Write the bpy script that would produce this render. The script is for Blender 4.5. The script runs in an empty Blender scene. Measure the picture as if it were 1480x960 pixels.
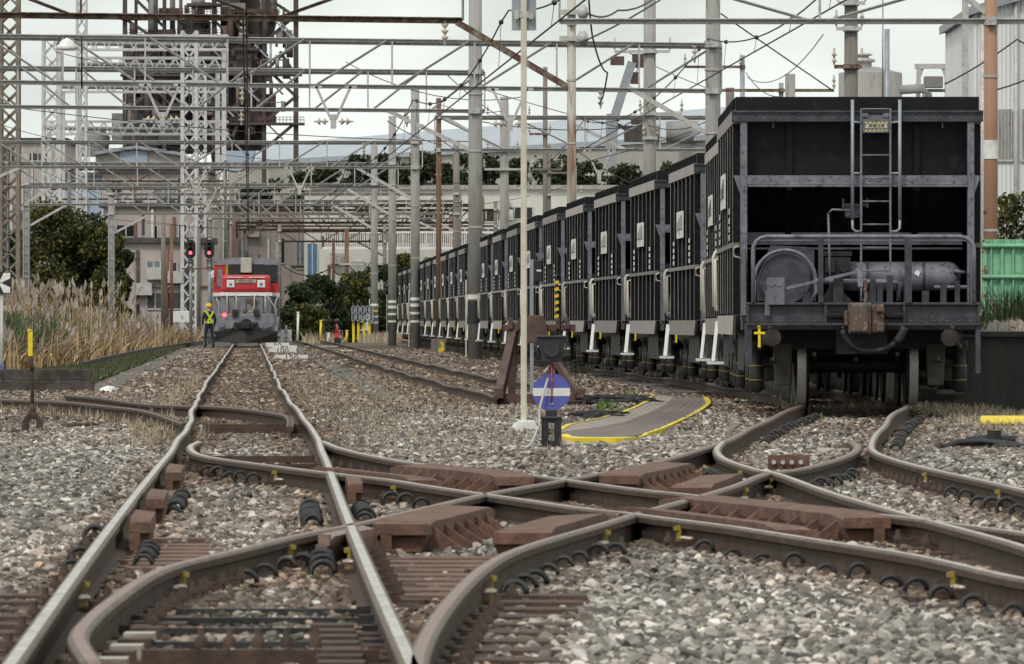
import bpy, bmesh, math, random
import numpy as np
from mathutils import Vector, Matrix, noise

random.seed(7); np.random.seed(7)
S = bpy.context.scene
COL = S.collection
PI = math.pi
# ------------------------------------------------------------------ camera
F = 10000.0            # focal length in photo pixels (photo 1480 wide)
HOR = 464.0            # horizon row in the photo
CZ = 1.08              # camera height
RT = 0.15              # rail top
cam = bpy.data.cameras.new('camera'); co = bpy.data.objects.new('camera', cam); COL.objects.link(co)
co.location = (0, 0, CZ); co.rotation_euler = (PI/2, 0, 0)
cam.sensor_width = 36; cam.lens = 36*F/1480; cam.shift_y = -(480-HOR)/1480
cam.clip_start = 1; cam.clip_end = 6000
cam.dof.use_dof = True; cam.dof.focus_distance = 125; cam.dof.aperture_fstop = 24
S.camera = co
# ------------------------------------------------------------------ world, sun, exposure
w = bpy.data.worlds.new('World'); S.world = w; w.use_nodes = True
nt = w.node_tree; nt.nodes.clear()
N = nt.nodes.new; LK = nt.links.new
SUN_EL, SUN_AZ = math.radians(48), math.radians(205)   # behind the camera, slightly left
sky = N('ShaderNodeTexSky'); sky.sky_type = 'NISHITA'; sky.sun_disc = False
sky.sun_elevation = SUN_EL; sky.sun_rotation = SUN_AZ; sky.dust_density = 5; sky.air_density = 1.2
hs = N('ShaderNodeHueSaturation'); hs.inputs['Saturation'].default_value = 0.12; hs.inputs['Value'].default_value = 1.0
tc = N('ShaderNodeTexCoord'); mp = N('ShaderNodeMapping'); mp.inputs['Scale'].default_value = (1, 1, 2.2)
no = N('ShaderNodeTexNoise'); no.inputs['Scale'].default_value = 12; no.inputs['Detail'].default_value = 4
rp = N('ShaderNodeValToRGB'); rp.color_ramp.elements[0].position = .36; rp.color_ramp.elements[0].color = (5.9, 6.4, 6.0, 1)
rp.color_ramp.elements[1].position = .62; rp.color_ramp.elements[1].color = (9.4, 9.85, 9.35, 1)
mx = N('ShaderNodeMix'); mx.data_type = 'RGBA'; mx.inputs['Factor'].default_value = 0.85
bg = N('ShaderNodeBackground'); bg.inputs['Strength'].default_value = 0.12
ou = N('ShaderNodeOutputWorld')
LK(sky.outputs[0], hs.inputs['Color']); LK(tc.outputs['Generated'], mp.inputs['Vector']); LK(mp.outputs[0], no.inputs['Vector'])
LK(no.outputs['Fac'], rp.inputs['Fac']); LK(hs.outputs[0], mx.inputs['A']); LK(rp.outputs[0], mx.inputs['B'])
LK(mx.outputs['Result'], bg.inputs['Color']); LK(bg.outputs[0], ou.inputs['Surface'])
sl = bpy.data.lights.new('sun', 'SUN'); sl.energy = 1.5; sl.angle = math.radians(10); sl.color = (1, .95, .88)
so = bpy.data.objects.new('sun', sl); COL.objects.link(so)
sd = Vector((math.sin(SUN_AZ)*math.cos(SUN_EL), math.cos(SUN_AZ)*math.cos(SUN_EL), math.sin(SUN_EL)))
so.rotation_euler = sd.to_track_quat('Z', 'Y').to_euler(); so.location = (0, 0, 60)
vs = S.view_settings; vs.view_transform = 'Standard'; vs.look = 'None'; vs.exposure = 0.0; vs.gamma = 1; vs.use_curve_mapping = False
S.cycles.use_denoising = True; S.cycles.max_bounces = 6; S.cycles.diffuse_bounces = 1; S.cycles.glossy_bounces = 3
S.cycles.transparent_max_bounces = 6

# ------------------------------------------------------------------ helpers
def G(px, py, z=0.0):
    """ground point under a photo pixel"""
    Y = F*(CZ-z)/(py-HOR)
    return Vector(((px-740)*Y/F, Y, z))
def P(px, py, Y):
    return Vector(((px-740)*Y/F, Y, CZ-(py-HOR)*Y/F))
def ZY(py, Y): return CZ-(py-HOR)*Y/F
def XY(px, Y): return (px-740)*Y/F

class MB:
    def __init__(s): s.v = []; s.f = []; s.m = []; s.mi = 0; s.sm = []; s.smooth = False
    def add(s, vs, fs):
        o = len(s.v); s.v += [tuple(v) for v in vs]
        for f in fs: s.f.append([i+o for i in f]); s.m.append(s.mi); s.sm.append(s.smooth)
        return s
    def box(s, c, d, M=None):
        x, y, z = d[0]/2, d[1]/2, d[2]/2
        vs = [Vector((a*x, b*y, e*z)) for a in (-1, 1) for b in (-1, 1) for e in (-1, 1)]
        if M is not None: vs = [M @ v for v in vs]
        c = Vector(c)
        return s.add([v+c for v in vs], [(0,1,3,2),(4,6,7,5),(0,4,5,1),(2,3,7,6),(0,2,6,4),(1,5,7,3)])
    def b2(s, x0, x1, y0, y1, z0, z1):
        return s.box(((x0+x1)/2, (y0+y1)/2, (z0+z1)/2), (abs(x1-x0), abs(y1-y0), abs(z1-z0)))
    def bar(s, a, b, w, h=None, up=Vector((0, 0, 1))):
        a, b = Vector(a), Vector(b); h = h or w; d = b-a; L = d.length
        if L < 1e-6: return s
        d.normalize()
        if abs(d.dot(up)) > .98: up = Vector((0, 1, 0))
        x = d.cross(up).normalized(); z = x.cross(d)
        return s.box((a+b)/2, (w, L, h), Matrix((x, d, z)).transposed())
    def tube(s, pts, r, n=8, r2=None, cap=True):
        pts = [Vector(p) for p in pts]; k = len(pts); o = []; up0 = None
        for i, p in enumerate(pts):
            d = (pts[min(i+1, k-1)]-pts[max(i-1, 0)]).normalized()
            up = Vector((0, 0, 1)) if abs(d.z) < .9 else Vector((0, 1, 0))
            if up0 is not None and abs(d.dot(up0)) < .95: up = up0
            up0 = up
            x = d.cross(up).normalized(); z = x.cross(d)
            rr = r if r2 is None else r+(r2-r)*i/(k-1)
            o.append([p+x*math.cos(2*PI*j/n)*rr+z*math.sin(2*PI*j/n)*rr for j in range(n)])
        vs = [v for ring in o for v in ring]; fs = []
        for i in range(k-1):
            for j in range(n):
                j2 = (j+1) % n; fs.append((i*n+j, i*n+j2, (i+1)*n+j2, (i+1)*n+j))
        if cap: fs.append(tuple(range(n))[::-1]); fs.append(tuple(range((k-1)*n, k*n)))
        sm = s.smooth; s.smooth = True; s.add(vs, fs); s.smooth = sm
        if cap: s.sm[-1] = s.sm[-2] = False
        return s
    def lathe(s, prof, n=16, c=(0, 0, 0), ax='Z'):
        c = Vector(c); vs = []
        for r, h in prof:
            for j in range(n):
                a = 2*PI*j/n; u, v = r*math.cos(a), r*math.sin(a)
                vs.append(c+Vector({'Z': (u, v, h), 'Y': (u, h, v), 'X': (h, u, v)}[ax]))
        fs = [(i*n+j, i*n+(j+1) % n, (i+1)*n+(j+1) % n, (i+1)*n+j) for i in range(len(prof)-1) for j in range(n)]
        sm = s.smooth; s.smooth = True; s.add(vs, fs); s.smooth = sm
        return s.add(vs[:n], [tuple(range(n))]).add(vs[-n:], [tuple(range(n))])
    def prism(s, poly, t, M):
        """poly in local xy, thickness t along local z, matrix M"""
        n = len(poly)
        vs = [M @ Vector((x, y, 0)) for x, y in poly]+[M @ Vector((x, y, t)) for x, y in poly]
        return s.add(vs, [tuple(range(n))[::-1], tuple(range(n, 2*n))]+[(i, (i+1) % n, n+(i+1) % n, n+i) for i in range(n)])
    def ball(s, c, r, n=10, sc=(1, 1, 1)):
        vs = []; fs = []; m = n//2
        for i in range(m+1):
            t = PI*i/m
            for j in range(n):
                a = 2*PI*j/n
                vs.append((c[0]+r*sc[0]*math.sin(t)*math.cos(a), c[1]+r*sc[1]*math.sin(t)*math.sin(a), c[2]+r*sc[2]*math.cos(t)))
        for i in range(m):
            for j in range(n): fs.append((i*n+j, (i+1)*n+j, (i+1)*n+(j+1) % n, i*n+(j+1) % n))
        sm = s.smooth; s.smooth = True; s.add(vs, fs); s.smooth = sm
        return s
    def build(s, name, mats, parent=None, loc=None, bevel=0):
        me = bpy.data.meshes.new(name); me.from_pydata(s.v, [], s.f)
        if not isinstance(mats, (list, tuple)): mats = [mats]
        for m in mats: me.materials.append(m)
        me.polygons.foreach_set('material_index', s.m); me.polygons.foreach_set('use_smooth', s.sm)
        bm = bmesh.new(); bm.from_mesh(me); bmesh.ops.recalc_face_normals(bm, faces=bm.faces); bm.to_mesh(me); bm.free()
        me.update()
        o = bpy.data.objects.new(name, me); COL.objects.link(o)
        if parent is not None: o.parent = parent
        if loc is not None: o.location = loc
        if bevel:
            b = o.modifiers.new('bevel', 'BEVEL'); b.width = bevel; b.segments = 2; b.limit_method = 'ANGLE'
        return o
MXZ = lambda c: Matrix.Translation(c) @ Matrix(((1,0,0,0),(0,0,1,0),(0,1,0,0),(0,0,0,1)))   # local xy -> world xz, z -> +y

def tag(o, label=None, cat=None, group=None, kind=None):
    if label: o['label'] = label
    if cat: o['category'] = cat
    if group: o['group'] = group
    if kind: o['kind'] = kind
    return o
def thing(name, label, cat, loc=(0, 0, 0), rz=0, group=None):
    o = bpy.data.objects.new(name, None); COL.objects.link(o); o.location = loc; o.rotation_euler = (0, 0, rz)
    o.empty_display_size = .2
    return tag(o, label, cat, group)
def dup(src, loc, rz, label, group=None):
    r = src.copy(); COL.objects.link(r); r.location = loc; r.rotation_euler = (0, 0, rz); r['label'] = label
    if group: r['group'] = group
    for ch in list(src.children):
        c = ch.copy(); COL.objects.link(c); c.parent = r
        for g in list(ch.children):
            d = g.copy(); COL.objects.link(d); d.parent = c
    return r
def text(s, size, M, mat, parent, name='lettering', depth=.004):
    cu = bpy.data.curves.new(name, 'FONT'); cu.body = s; cu.size = size; cu.align_x = 'CENTER'; cu.align_y = 'CENTER'; cu.extrude = depth
    t = bpy.data.objects.new(name, cu); COL.objects.link(t)
    bpy.context.view_layer.update()
    me = bpy.data.meshes.new_from_object(t.evaluated_get(bpy.context.evaluated_depsgraph_get()))
    bpy.data.objects.remove(t); me.transform(M); me.materials.clear(); me.materials.append(mat)
    o = bpy.data.objects.new(name, me); COL.objects.link(o); o.parent = parent
    return o
TXT = lambda c: Matrix.Translation(c) @ Matrix.Rotation(PI/2, 4, 'X')

# ------------------------------------------------------------------ materials
def mat(name, c1, c2=None, rough=.7, metal=0, scale=6, fac=(.4, .65), bump=.15, bscale=40, emit=None, streak=False, c3=None, spec=None):
    m = bpy.data.materials.new(name); m.use_nodes = True; t = m.node_tree; n = t.nodes; b = n['Principled BSDF']
    b.inputs['Roughness'].default_value = rough; b.inputs['Metallic'].default_value = metal
    if spec is not None: b.inputs['Specular IOR Level'].default_value = spec
    c4 = lambda c: (c[0], c[1], c[2], 1)
    tc = n.new('ShaderNodeTexCoord'); mp = n.new('ShaderNodeMapping'); t.links.new(tc.outputs['Object'], mp.inputs['Vector'])
    if streak: mp.inputs['Scale'].default_value = (1, 1, .12)
    if c2:
        nz = n.new('ShaderNodeTexNoise'); nz.inputs['Scale'].default_value = scale; nz.inputs['Detail'].default_value = 8; nz.inputs['Roughness'].default_value = .65
        t.links.new(mp.outputs[0], nz.inputs['Vector'])
        r = n.new('ShaderNodeValToRGB'); r.color_ramp.elements[0].position = fac[0]; r.color_ramp.elements[0].color = c4(c1)
        r.color_ramp.elements[1].position = fac[1]; r.color_ramp.elements[1].color = c4(c2)
        t.links.new(nz.outputs['Fac'], r.inputs['Fac']); out = r.outputs['Color']
        if c3:
            nz2 = n.new('ShaderNodeTexNoise'); nz2.inputs['Scale'].default_value = scale*3.7; nz2.inputs['Detail'].default_value = 6
            t.links.new(mp.outputs[0], nz2.inputs['Vector'])
            r2 = n.new('ShaderNodeValToRGB'); r2.color_ramp.elements[0].position = .56; r2.color_ramp.elements[1].position = .68
            t.links.new(nz2.outputs['Fac'], r2.inputs['Fac'])
            mm = n.new('ShaderNodeMix'); mm.data_type = 'RGBA'; mm.inputs['B'].default_value = c4(c3)
            t.links.new(r2.outputs['Color'], mm.inputs['Factor']); t.links.new(out, mm.inputs['A']); out = mm.outputs['Result']
        t.links.new(out, b.inputs['Base Color'])
        rr = n.new('ShaderNodeMapRange'); rr.inputs['To Min'].default_value = max(.05, rough-.12); rr.inputs['To Max'].default_value = min(1, rough+.12)
        t.links.new(nz.outputs['Fac'], rr.inputs['Value']); t.links.new(rr.outputs[0], b.inputs['Roughness'])
    else: b.inputs['Base Color'].default_value = c4(c1)
    if bump:
        nb = n.new('ShaderNodeTexNoise'); nb.inputs['Scale'].default_value = bscale; nb.inputs['Detail'].default_value = 6
        t.links.new(tc.outputs['Object'], nb.inputs['Vector'])
        bp = n.new('ShaderNodeBump'); bp.inputs['Strength'].default_value = bump; bp.inputs['Distance'].default_value = .01
        t.links.new(nb.outputs['Fac'], bp.inputs['Height']); t.links.new(bp.outputs[0], b.inputs['Normal'])
    if emit: b.inputs['Emission Color'].default_value = c4(emit[0]); b.inputs['Emission Strength'].default_value = emit[1]
    return m
def vary(m, lo, hi):
    t = m.node_tree; n = t.nodes; b = n['Principled BSDF']; src = b.inputs['Base Color'].links[0].from_socket
    oi = n.new('ShaderNodeObjectInfo'); mr = n.new('ShaderNodeMapRange'); mr.inputs['To Min'].default_value = lo; mr.inputs['To Max'].default_value = hi
    t.links.new(oi.outputs['Random'], mr.inputs['Value']); mm = n.new('ShaderNodeMix'); mm.data_type = 'RGBA'; mm.blend_type = 'MULTIPLY'; mm.inputs['Factor'].default_value = 1
    t.links.new(src, mm.inputs['A']); t.links.new(mr.outputs[0], mm.inputs['B']); t.links.new(mm.outputs['Result'], b.inputs['Base Color'])
def corrugated(name, c1, c2, freq=3.0, axis='X'):
    m = mat(name, c1, c2, .55, scale=.6, bump=0); t = m.node_tree; n = t.nodes; b = n['Principled BSDF']
    tc = n.new('ShaderNodeTexCoord'); wv = n.new('ShaderNodeTexWave'); wv.bands_direction = axis; wv.inputs['Scale'].default_value = freq
    t.links.new(tc.outputs['Object'], wv.inputs['Vector']); bp = n.new('ShaderNodeBump'); bp.inputs['Strength'].default_value = .7; bp.inputs['Distance'].default_value = .05
    t.links.new(wv.outputs['Fac'], bp.inputs['Height']); t.links.new(bp.outputs[0], b.inputs['Normal'])
    return m
def leafmat(name, a, b_, c):
    m = bpy.data.materials.new(name); m.use_nodes = True; t = m.node_tree; n = t.nodes; b = n['Principled BSDF']
    b.inputs['Roughness'].default_value = .65; b.inputs['Specular IOR Level'].default_value = .25
    g = n.new('ShaderNodeNewGeometry'); r = n.new('ShaderNodeValToRGB'); e = r.color_ramp.elements
    e[0].color = (*a, 1); e[1].color = (*c, 1); k = e.new(.55); k.color = (*b_, 1)
    t.links.new(g.outputs['Random Per Island'], r.inputs['Fac']); t.links.new(r.outputs[0], b.inputs['Base Color'])
    return m
M = {}
M['rail_web'] = mat('rust_rail', (.048, .028, .02), (.10, .062, .044), .85, scale=9, bump=.4, bscale=60, c3=(.05, .03, .022))
M['head'] = mat('polished_head', (.60, .57, .545), (.36, .31, .28), .38, .7, scale=9, bump=.12, c3=(.24, .185, .15))
M['shoulder'] = mat('rail_shoulder', (.085, .056, .04), (.17, .12, .092), .6, .2, scale=8, bump=.2)
M['head_brown'] = mat('dull_head', (.36, .30, .25), (.60, .55, .49), .4, .6, scale=7, bump=.1)
M['head_rust'] = mat('rusty_head', (.185, .115, .098), (.28, .195, .165), .5, .3, scale=12, bump=.2)
M['check'] = mat('check_rust', (.095, .05, .035), (.20, .108, .075), .85, scale=8, bump=.5, bscale=50, c3=(.10, .05, .035))
M['dark_rust'] = mat('dark_rust', (.045, .028, .022), (.10, .058, .042), .85, scale=9, bump=.4)
M['rubber'] = mat('black_rubber', (.012, .012, .013), (.03, .03, .03), .55, bump=.2)
M['stack'] = mat('stack_paint', (.42, .47, .43), (.36, .37, .30), .85, scale=5, spec=.1)
M['yellow'] = mat('yellow_paint', (.78, .60, .02), (.62, .45, .03), .55, scale=12, bump=.15)
M['yellow_worn'] = mat('worn_yellow', (.38, .29, .03), (.15, .10, .045), .7, scale=20)
M['steel_sleeper'] = mat('sleeper', (.12, .07, .05), (.20, .125, .095), .9, scale=7, bump=.5)
M['black_steel'] = mat('black_steel', (.02, .02, .022), (.06, .055, .055), .45, .3, scale=8)
M['wagon'] = mat('wagon_black', (.004, .004, .005), (.009, .009, .011), .5, scale=3, bump=.12, bscale=14, c3=(.016, .016, .018), spec=.22)
M['wagon_grey'] = mat('wagon_grey', (.125, .128, .16), (.21, .213, .255), .4, scale=5, bump=.1, c3=(.07, .068, .075))
M['wagon_mid'] = mat('wagon_mid', (.03, .031, .040), (.07, .072, .09), .42, scale=5, bump=.12, c3=(.075, .07, .07), spec=.4)
M['rib_edge'] = mat('rib_edge', (.17, .165, .17), (.30, .28, .265), .7, scale=5)
M['dust'] = mat('dusty_beige', (.42, .38, .355), (.31, .28, .265), .85, scale=5, bump=.2)
M['grime'] = mat('under_grime', (.008, .007, .0068), (.024, .021, .019), .65, scale=8, bump=.3)
M['cast'] = mat('rusty_cast', (.13, .075, .055), (.09, .075, .07), .7, .2, scale=8, bump=.3, c3=(.26, .22, .2))
M['casting'] = mat('grey_cast', (.05, .045, .042), (.10, .085, .075), .65, .1, scale=8, bump=.3)
M['tread'] = mat('wheel_tread', (.92, .92, .92), (.8, .79, .78), .5, .5, scale=20, bump=.03)
M['white'] = mat('white_paint', (.78, .78, .76), (.62, .60, .57), .55, scale=6, bump=.1)
M['cream'] = mat('cream_paint', (.66, .62, .52), (.52, .47, .39), .6, scale=5, bump=.1)
M['black'] = mat('black_paint', (.012, .012, .014), (.028, .028, .03), .45, scale=6)
M['glyph'] = mat('black_ink', (.02, .02, .02), None, .7, bump=0)
M['concrete'] = mat('pole_concrete', (.27, .26, .245), (.36, .345, .33), .9, scale=3, bump=.3, bscale=25, streak=True, c3=(.21, .2, .19))
M['conc_dark'] = mat('old_concrete', (.14, .12, .105), (.24, .215, .195), .9, scale=3, bump=.3, streak=True)
M['galv'] = mat('pale_galvanised', (.52, .51, .495), (.40, .385, .37), .55, .15, scale=3, bump=.1, c3=(.34, .30, .27))
M['galv_blue'] = mat('grey_galvanised', (.34, .36, .40), (.26, .28, .31), .5, .3, scale=3, bump=.1)
M['rust_beam'] = mat('rusty_beam', (.10, .052, .034), (.25, .205, .17), .85, scale=5, fac=(.45, .62), bump=.3, c3=(.07, .04, .03))
M['rust_pole'] = mat('rusty_pole', (.13, .06, .038), (.25, .15, .105), .85, scale=4, fac=(.42, .7), bump=.3, streak=True, c3=(.13, .06, .04))
M['rust_cream'] = mat('peeling_pole', (.27, .165, .11), (.50, .46, .415), .75, scale=2.6, fac=(.36, .5), bump=.25, streak=True, c3=(.20, .10, .06))
M['orange_pole'] = mat('brown_pole', (.31, .165, .10), (.38, .235, .16), .75, scale=3, bump=.15, streak=True)
M['buffer'] = mat('buffer_rust', (.075, .042, .038), (.135, .078, .07), .7, scale=7, bump=.2)
M['blue'] = mat('blue_enamel', (.095, .105, .42), (.08, .085, .34), .5, scale=40, bump=.1)
M['lens'] = mat('dark_lens', (.02, .02, .06), None, .08, bump=0)
M['redlamp'] = mat('red_lamp', (.8, .02, .06), None, .3, bump=0, emit=((1, .07, .10), 4.5))
M['wood'] = mat('old_timber', (.035, .028, .024), (.10, .085, .076), .9, scale=5, bump=.5, bscale=30)
M['wood_light'] = mat('pale_timber', (.34, .30, .26), (.24, .2, .175), .9, scale=5, bump=.4)
M['wood_dark'] = mat('dark_timber', (.135, .105, .095), (.20, .165, .15), .9, scale=9, bump=.4)
M['trough'] = mat('cable_trough', (.085, .075, .068), (.145, .128, .115), .9, scale=4, bump=.3)
M['red'] = mat('loco_red', (.52, .03, .035), (.42, .028, .03), .42, scale=4, bump=.06)
M['loco_grey'] = mat('loco_grey', (.23, .24, .275), (.15, .155, .175), .5, scale=4, bump=.1)
M['glass'] = mat('dark_glass', (.012, .014, .016), None, .08, bump=0)
M['glass_pale'] = mat('pale_glass', (.20, .24, .26), (.10, .12, .13), .12, scale=4, bump=0)
M['green'] = mat('green_sheet', (.20, .46, .27), (.27, .55, .36), .6, scale=3, bump=.1, c3=(.17, .4, .24))
M['green_rust'] = mat('green_rusted', (.16, .055, .03), (.22, .5, .31), .7, scale=9, fac=(.44, .48))
M['wet'] = mat('black_wet_concrete', (.012, .011, .010), (.045, .04, .036), .6, scale=3, bump=.5, bscale=12, streak=True)
M['wall_white'] = corrugated('white_cladding', (.80, .80, .80), (.72, .72, .72), 2.5)
M['wall_beige'] = mat('pink_beige_wall', (.46, .39, .37), (.38, .32, .305), .9, scale=.9, bump=.1, bscale=8, streak=True, c3=(.30, .255, .24))
M['wall_cream'] = mat('cream_wall', (.60, .585, .54), (.52, .50, .46), .9, scale=.7, bump=.05, streak=True)
M['roof_dark'] = mat('dark_roof', (.05, .048, .048), (.09, .085, .08), .8, scale=2)
M['roof_blue'] = corrugated('blue_grey_roof', (.40, .44, .50), (.33, .355, .40), .6)
M['clad_beige'] = corrugated('beige_cladding', (.42, .40, .36), (.35, .33, .30), .9)
M['clad_blue'] = corrugated('blue_cladding', (.32, .40, .52), (.36, .43, .53), .9)
M['furnace'] = mat('furnace_rust', (.05, .040, .038), (.105, .09, .086), .85, scale=.35, bump=.1, c3=(.09, .055, .048), streak=True)
M['furnace_red'] = mat('furnace_red', (.085, .048, .045), (.13, .082, .077), .85, scale=.5)
M['furnace_grey'] = mat('furnace_grey', (.20, .19, .19), (.29, .285, .28), .8, scale=.4, streak=True)
M['furnace_tan'] = mat('furnace_tan', (.17, .125, .10), (.22, .175, .15), .8, scale=.4)
M['lattice_white'] = mat('white_lattice', (.60, .595, .59), (.46, .45, .45), .6, scale=2)
M['lattice_brown'] = mat('brown_lattice', (.17, .135, .11), (.26, .215, .18), .8, scale=2)
M['wire'] = mat('dark_wire', (.035, .033, .03), None, .6, bump=0)
M['porcelain'] = mat('pale_porcelain', (.55, .51, .43), (.42, .36, .29), .35, scale=6, bump=0)
M['skin'] = mat('skin', (.45, .28, .2), None, .6, bump=0)
M['navy'] = mat('navy_cloth', (.016, .019, .032), (.026, .03, .045), .9, scale=10)
M['vest'] = mat('lime_vest', (.62, .72, .03), None, .7, bump=0)
M['helmet'] = mat('yellow_helmet', (.72, .42, .03), None, .4, bump=0)
M['bluedoor'] = mat('blue_door', (.05, .14, .24), (.07, .18, .29), .6, scale=2)
M['leaf'] = leafmat('leaves', (.02, .028, .010), (.055, .062, .016), (.17, .15, .035))
M['leaf_dark'] = leafmat('dark_leaves', (.012, .021, .009), (.026, .04, .014), (.05, .066, .024))
M['leaf_far'] = leafmat('far_leaves', (.022, .03, .016), (.034, .044, .021), (.055, .064, .033))
M['leaf_lime'] = leafmat('bright_leaves', (.06, .11, .025), (.12, .2, .05), (.25, .32, .10))
M['reed'] = leafmat('dry_reeds', (.075, .05, .025), (.27, .175, .085), (.58, .43, .26))
M['plume'] = leafmat('reed_plumes', (.20, .16, .13), (.33, .27, .225), (.50, .43, .37))
M['grass'] = leafmat('grass', (.03, .045, .02), (.06, .08, .035), (.17, .16, .08))
M['drygrass'] = leafmat('dry_grass', (.20, .155, .10), (.36, .29, .2), (.52, .44, .33))
M['bark'] = mat('bark', (.06, .05, .04), (.11, .09, .075), .9, scale=6, bump=.4)

for k_ in ('dust', 'wagon_mid', 'rib_edge', 'cream', 'rust_pole'): vary(M[k_], .6, 1.25)
for k_ in ('coil',): pass
# ------------------------------------------------------------------ rails: plan traced onto the ground plane
def smooth_line(pts, step=.35):
    """points (X, Y) -> dense Catmull-Rom samples sorted by Y"""
    p = [Vector((a[0], a[1])) for a in pts]
    p = [p[0]*2-p[1]]+p+[p[-1]*2-p[-2]]; out = []
    for i in range(1, len(p)-2):
        n = max(2, int((p[i+1]-p[i]).length/step))
        t0 = 0; ts = [0]
        for k in range(3): ts.append(ts[-1]+max(1e-4, (p[i+k]-p[i+k-1]).length)**.5)
        for k in range(n):
            t = ts[1]+(ts[2]-ts[1])*k/n
            A1 = p[i-1]*((ts[1]-t)/(ts[1]-ts[0]))+p[i]*((t-ts[0])/(ts[1]-ts[0]))
            A2 = p[i]*((ts[2]-t)/(ts[2]-ts[1]))+p[i+1]*((t-ts[1])/(ts[2]-ts[1]))
            A3 = p[i+1]*((ts[3]-t)/(ts[3]-ts[2]))+p[i+2]*((t-ts[2])/(ts[3]-ts[2]))
            B1 = A1*((ts[2]-t)/(ts[2]-ts[0]))+A2*((t-ts[0])/(ts[2]-ts[0]))
            B2 = A2*((ts[3]-t)/(ts[3]-ts[1]))+A3*((t-ts[1])/(ts[3]-ts[1]))
            out.append(B1*((ts[2]-t)/(ts[2]-ts[1]))+B2*((t-ts[1])/(ts[2]-ts[1])))
    out.append(p[-2]); return out
gp = lambda l: [tuple(G(x, y, RT)[:2]) for x, y in l]
WAG = [(70, 3.50), (76, 3.66), (81, 3.74), (92.6, 3.76), (104, 3.44), (114, 3.06), (124, 2.66), (145, 1.88), (200, -.02), (307, -3.75), (420, -7.7)]
def curve_at(tab, y):
    for (a, b), (c, d) in zip(tab, tab[1:]):
        if y <= c: break
    return b+(d-b)*(y-a)/(c-a)
wagx = smooth_line([(x, y) for y, x in WAG], 1.0); WX = np.array([[v.y, v.x] for v in wagx])
wag_x = lambda y: float(np.interp(y, WX[:, 0], WX[:, 1]))
def dz(x, y):        # the wagon road rises a few centimetres
    return .06*math.exp(-((y-73)/12)**2)*(1/(1+math.exp(-(x-1.2)*4))) if x > 0 else 0.0
wr = lambda s, ys: [(wag_x(y)+s*.535, y) for y in ys]
A0 = lambda y: -.82-.0379*(y-18.75)+.10*math.exp(-((y-58)/22)**2)
A_Y = [14, 18.75, 26, 34, 42, 50, 60, 75, 97, 130, 180, 240, 300, 420]
RAILS = {
 'AL': [(A0(y)-.545, y) for y in A_Y], 'AR': [(A0(y)+.545, y) for y in A_Y],
 'C1a': gp([(1800, 815), (1640, 795), (1480, 770), (1346, 752), (1255, 741), (1140, 729), (992, 714), (925, 707), (830, 694.5), (742, 683), (644, 674), (570, 664), (500, 650), (466, 637)]),
 'C1b': gp([(1760, 872), (1600, 853), (1480, 836), (1329, 803), (1171, 778), (1055, 760), (960, 748), (900, 740), (858, 736), (728, 717.5), (626, 703), (556, 692), (484, 684), (380, 671), (296, 658.5), (274, 646), (287, 638)]),
 'C2a': gp([(138, 962), (113, 918), (126, 898), (160, 868), (240, 820), (340, 795), (440, 771), (515, 756.5), (600, 737), (704, 713), (816, 693), (911, 675), (1034, 643), (1100, 613)])+wr(-1, [71.5, 76, 84, 93, 100, 106, 114, 124, 145, 200, 307, 420]),
 'C2b': gp([(606, 990), (604, 950), (640, 880), (700, 819), (746, 794), (869, 757), (918, 742), (1013, 716), (1065, 700), (1107, 684), (1143, 679.5), (1206, 665), (1238, 648), (1229, 638)]),
 'BL': gp([(1700, 872), (1590, 829), (1480, 789), (1311, 743), (1206, 713), (1118, 683), (1100, 680), (1051, 664), (1036, 650), (1046, 639)]),
 'BR': gp([(1660, 760), (1480, 708), (1382, 685.5), (1311, 669), (1269, 655), (1259, 641), (1282, 612)])+wr(1, [71.5, 76, 84, 93, 100, 106, 114, 124, 145, 200, 307, 420]),
 'L1': gp([(-60, 571), (0, 575), (98, 582), (176, 590), (228, 598), (256, 606), (266, 611)]),
 'L2': gp([(95, 570), (225, 582.5), (299, 587), (369, 594), (410, 600), (421, 606), (417, 615)]),
 'D1': gp([(718, 572), (621, 548), (548, 528), (483, 507), (426, 491)]),
 'D2': gp([(845, 572), (775, 556), (720, 547), (656, 534), (575, 516), (490, 497), (452, 489.5)]),
}
RP = {}
for k, pts in RAILS.items():
    pts = sorted(pts, key=lambda q: q[1]) if k not in ('C1b', 'C2a', 'C2b', 'BL', 'L2') else pts
    RP[k] = smooth_line(pts)
RX = {k: np.array(sorted([(v.y, v.x) for v in l])) for k, l in RP.items()}
rail_x = lambda k, y: float(np.interp(y, RX[k][:, 0], RX[k][:, 1]))
def rail_dir(k, y):
    return Vector((rail_x(k, y+.3)-rail_x(k, y-.3), .6, 0)).normalized()
PROF = [(-.0635, 0), (.0635, 0), (.0635, .011), (.012, .028), (.009, .105), (.031, .113), (.0325, .138), (.0275, .1465), (.017, .1505), (-.017, .1505), (-.0275, .1465), (-.0325, .138), (-.031, .113), (-.009, .105), (-.012, .028), (-.0635, .011)]
def wob(y, ph, amp):
    k = min(1, max(0, (y-40)/30))
    return amp*k*(math.sin(y/2.9+ph)+.7*math.sin(y/1.43+ph*2.3)+.6*math.sin(y/5.7+ph*.7))
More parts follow.
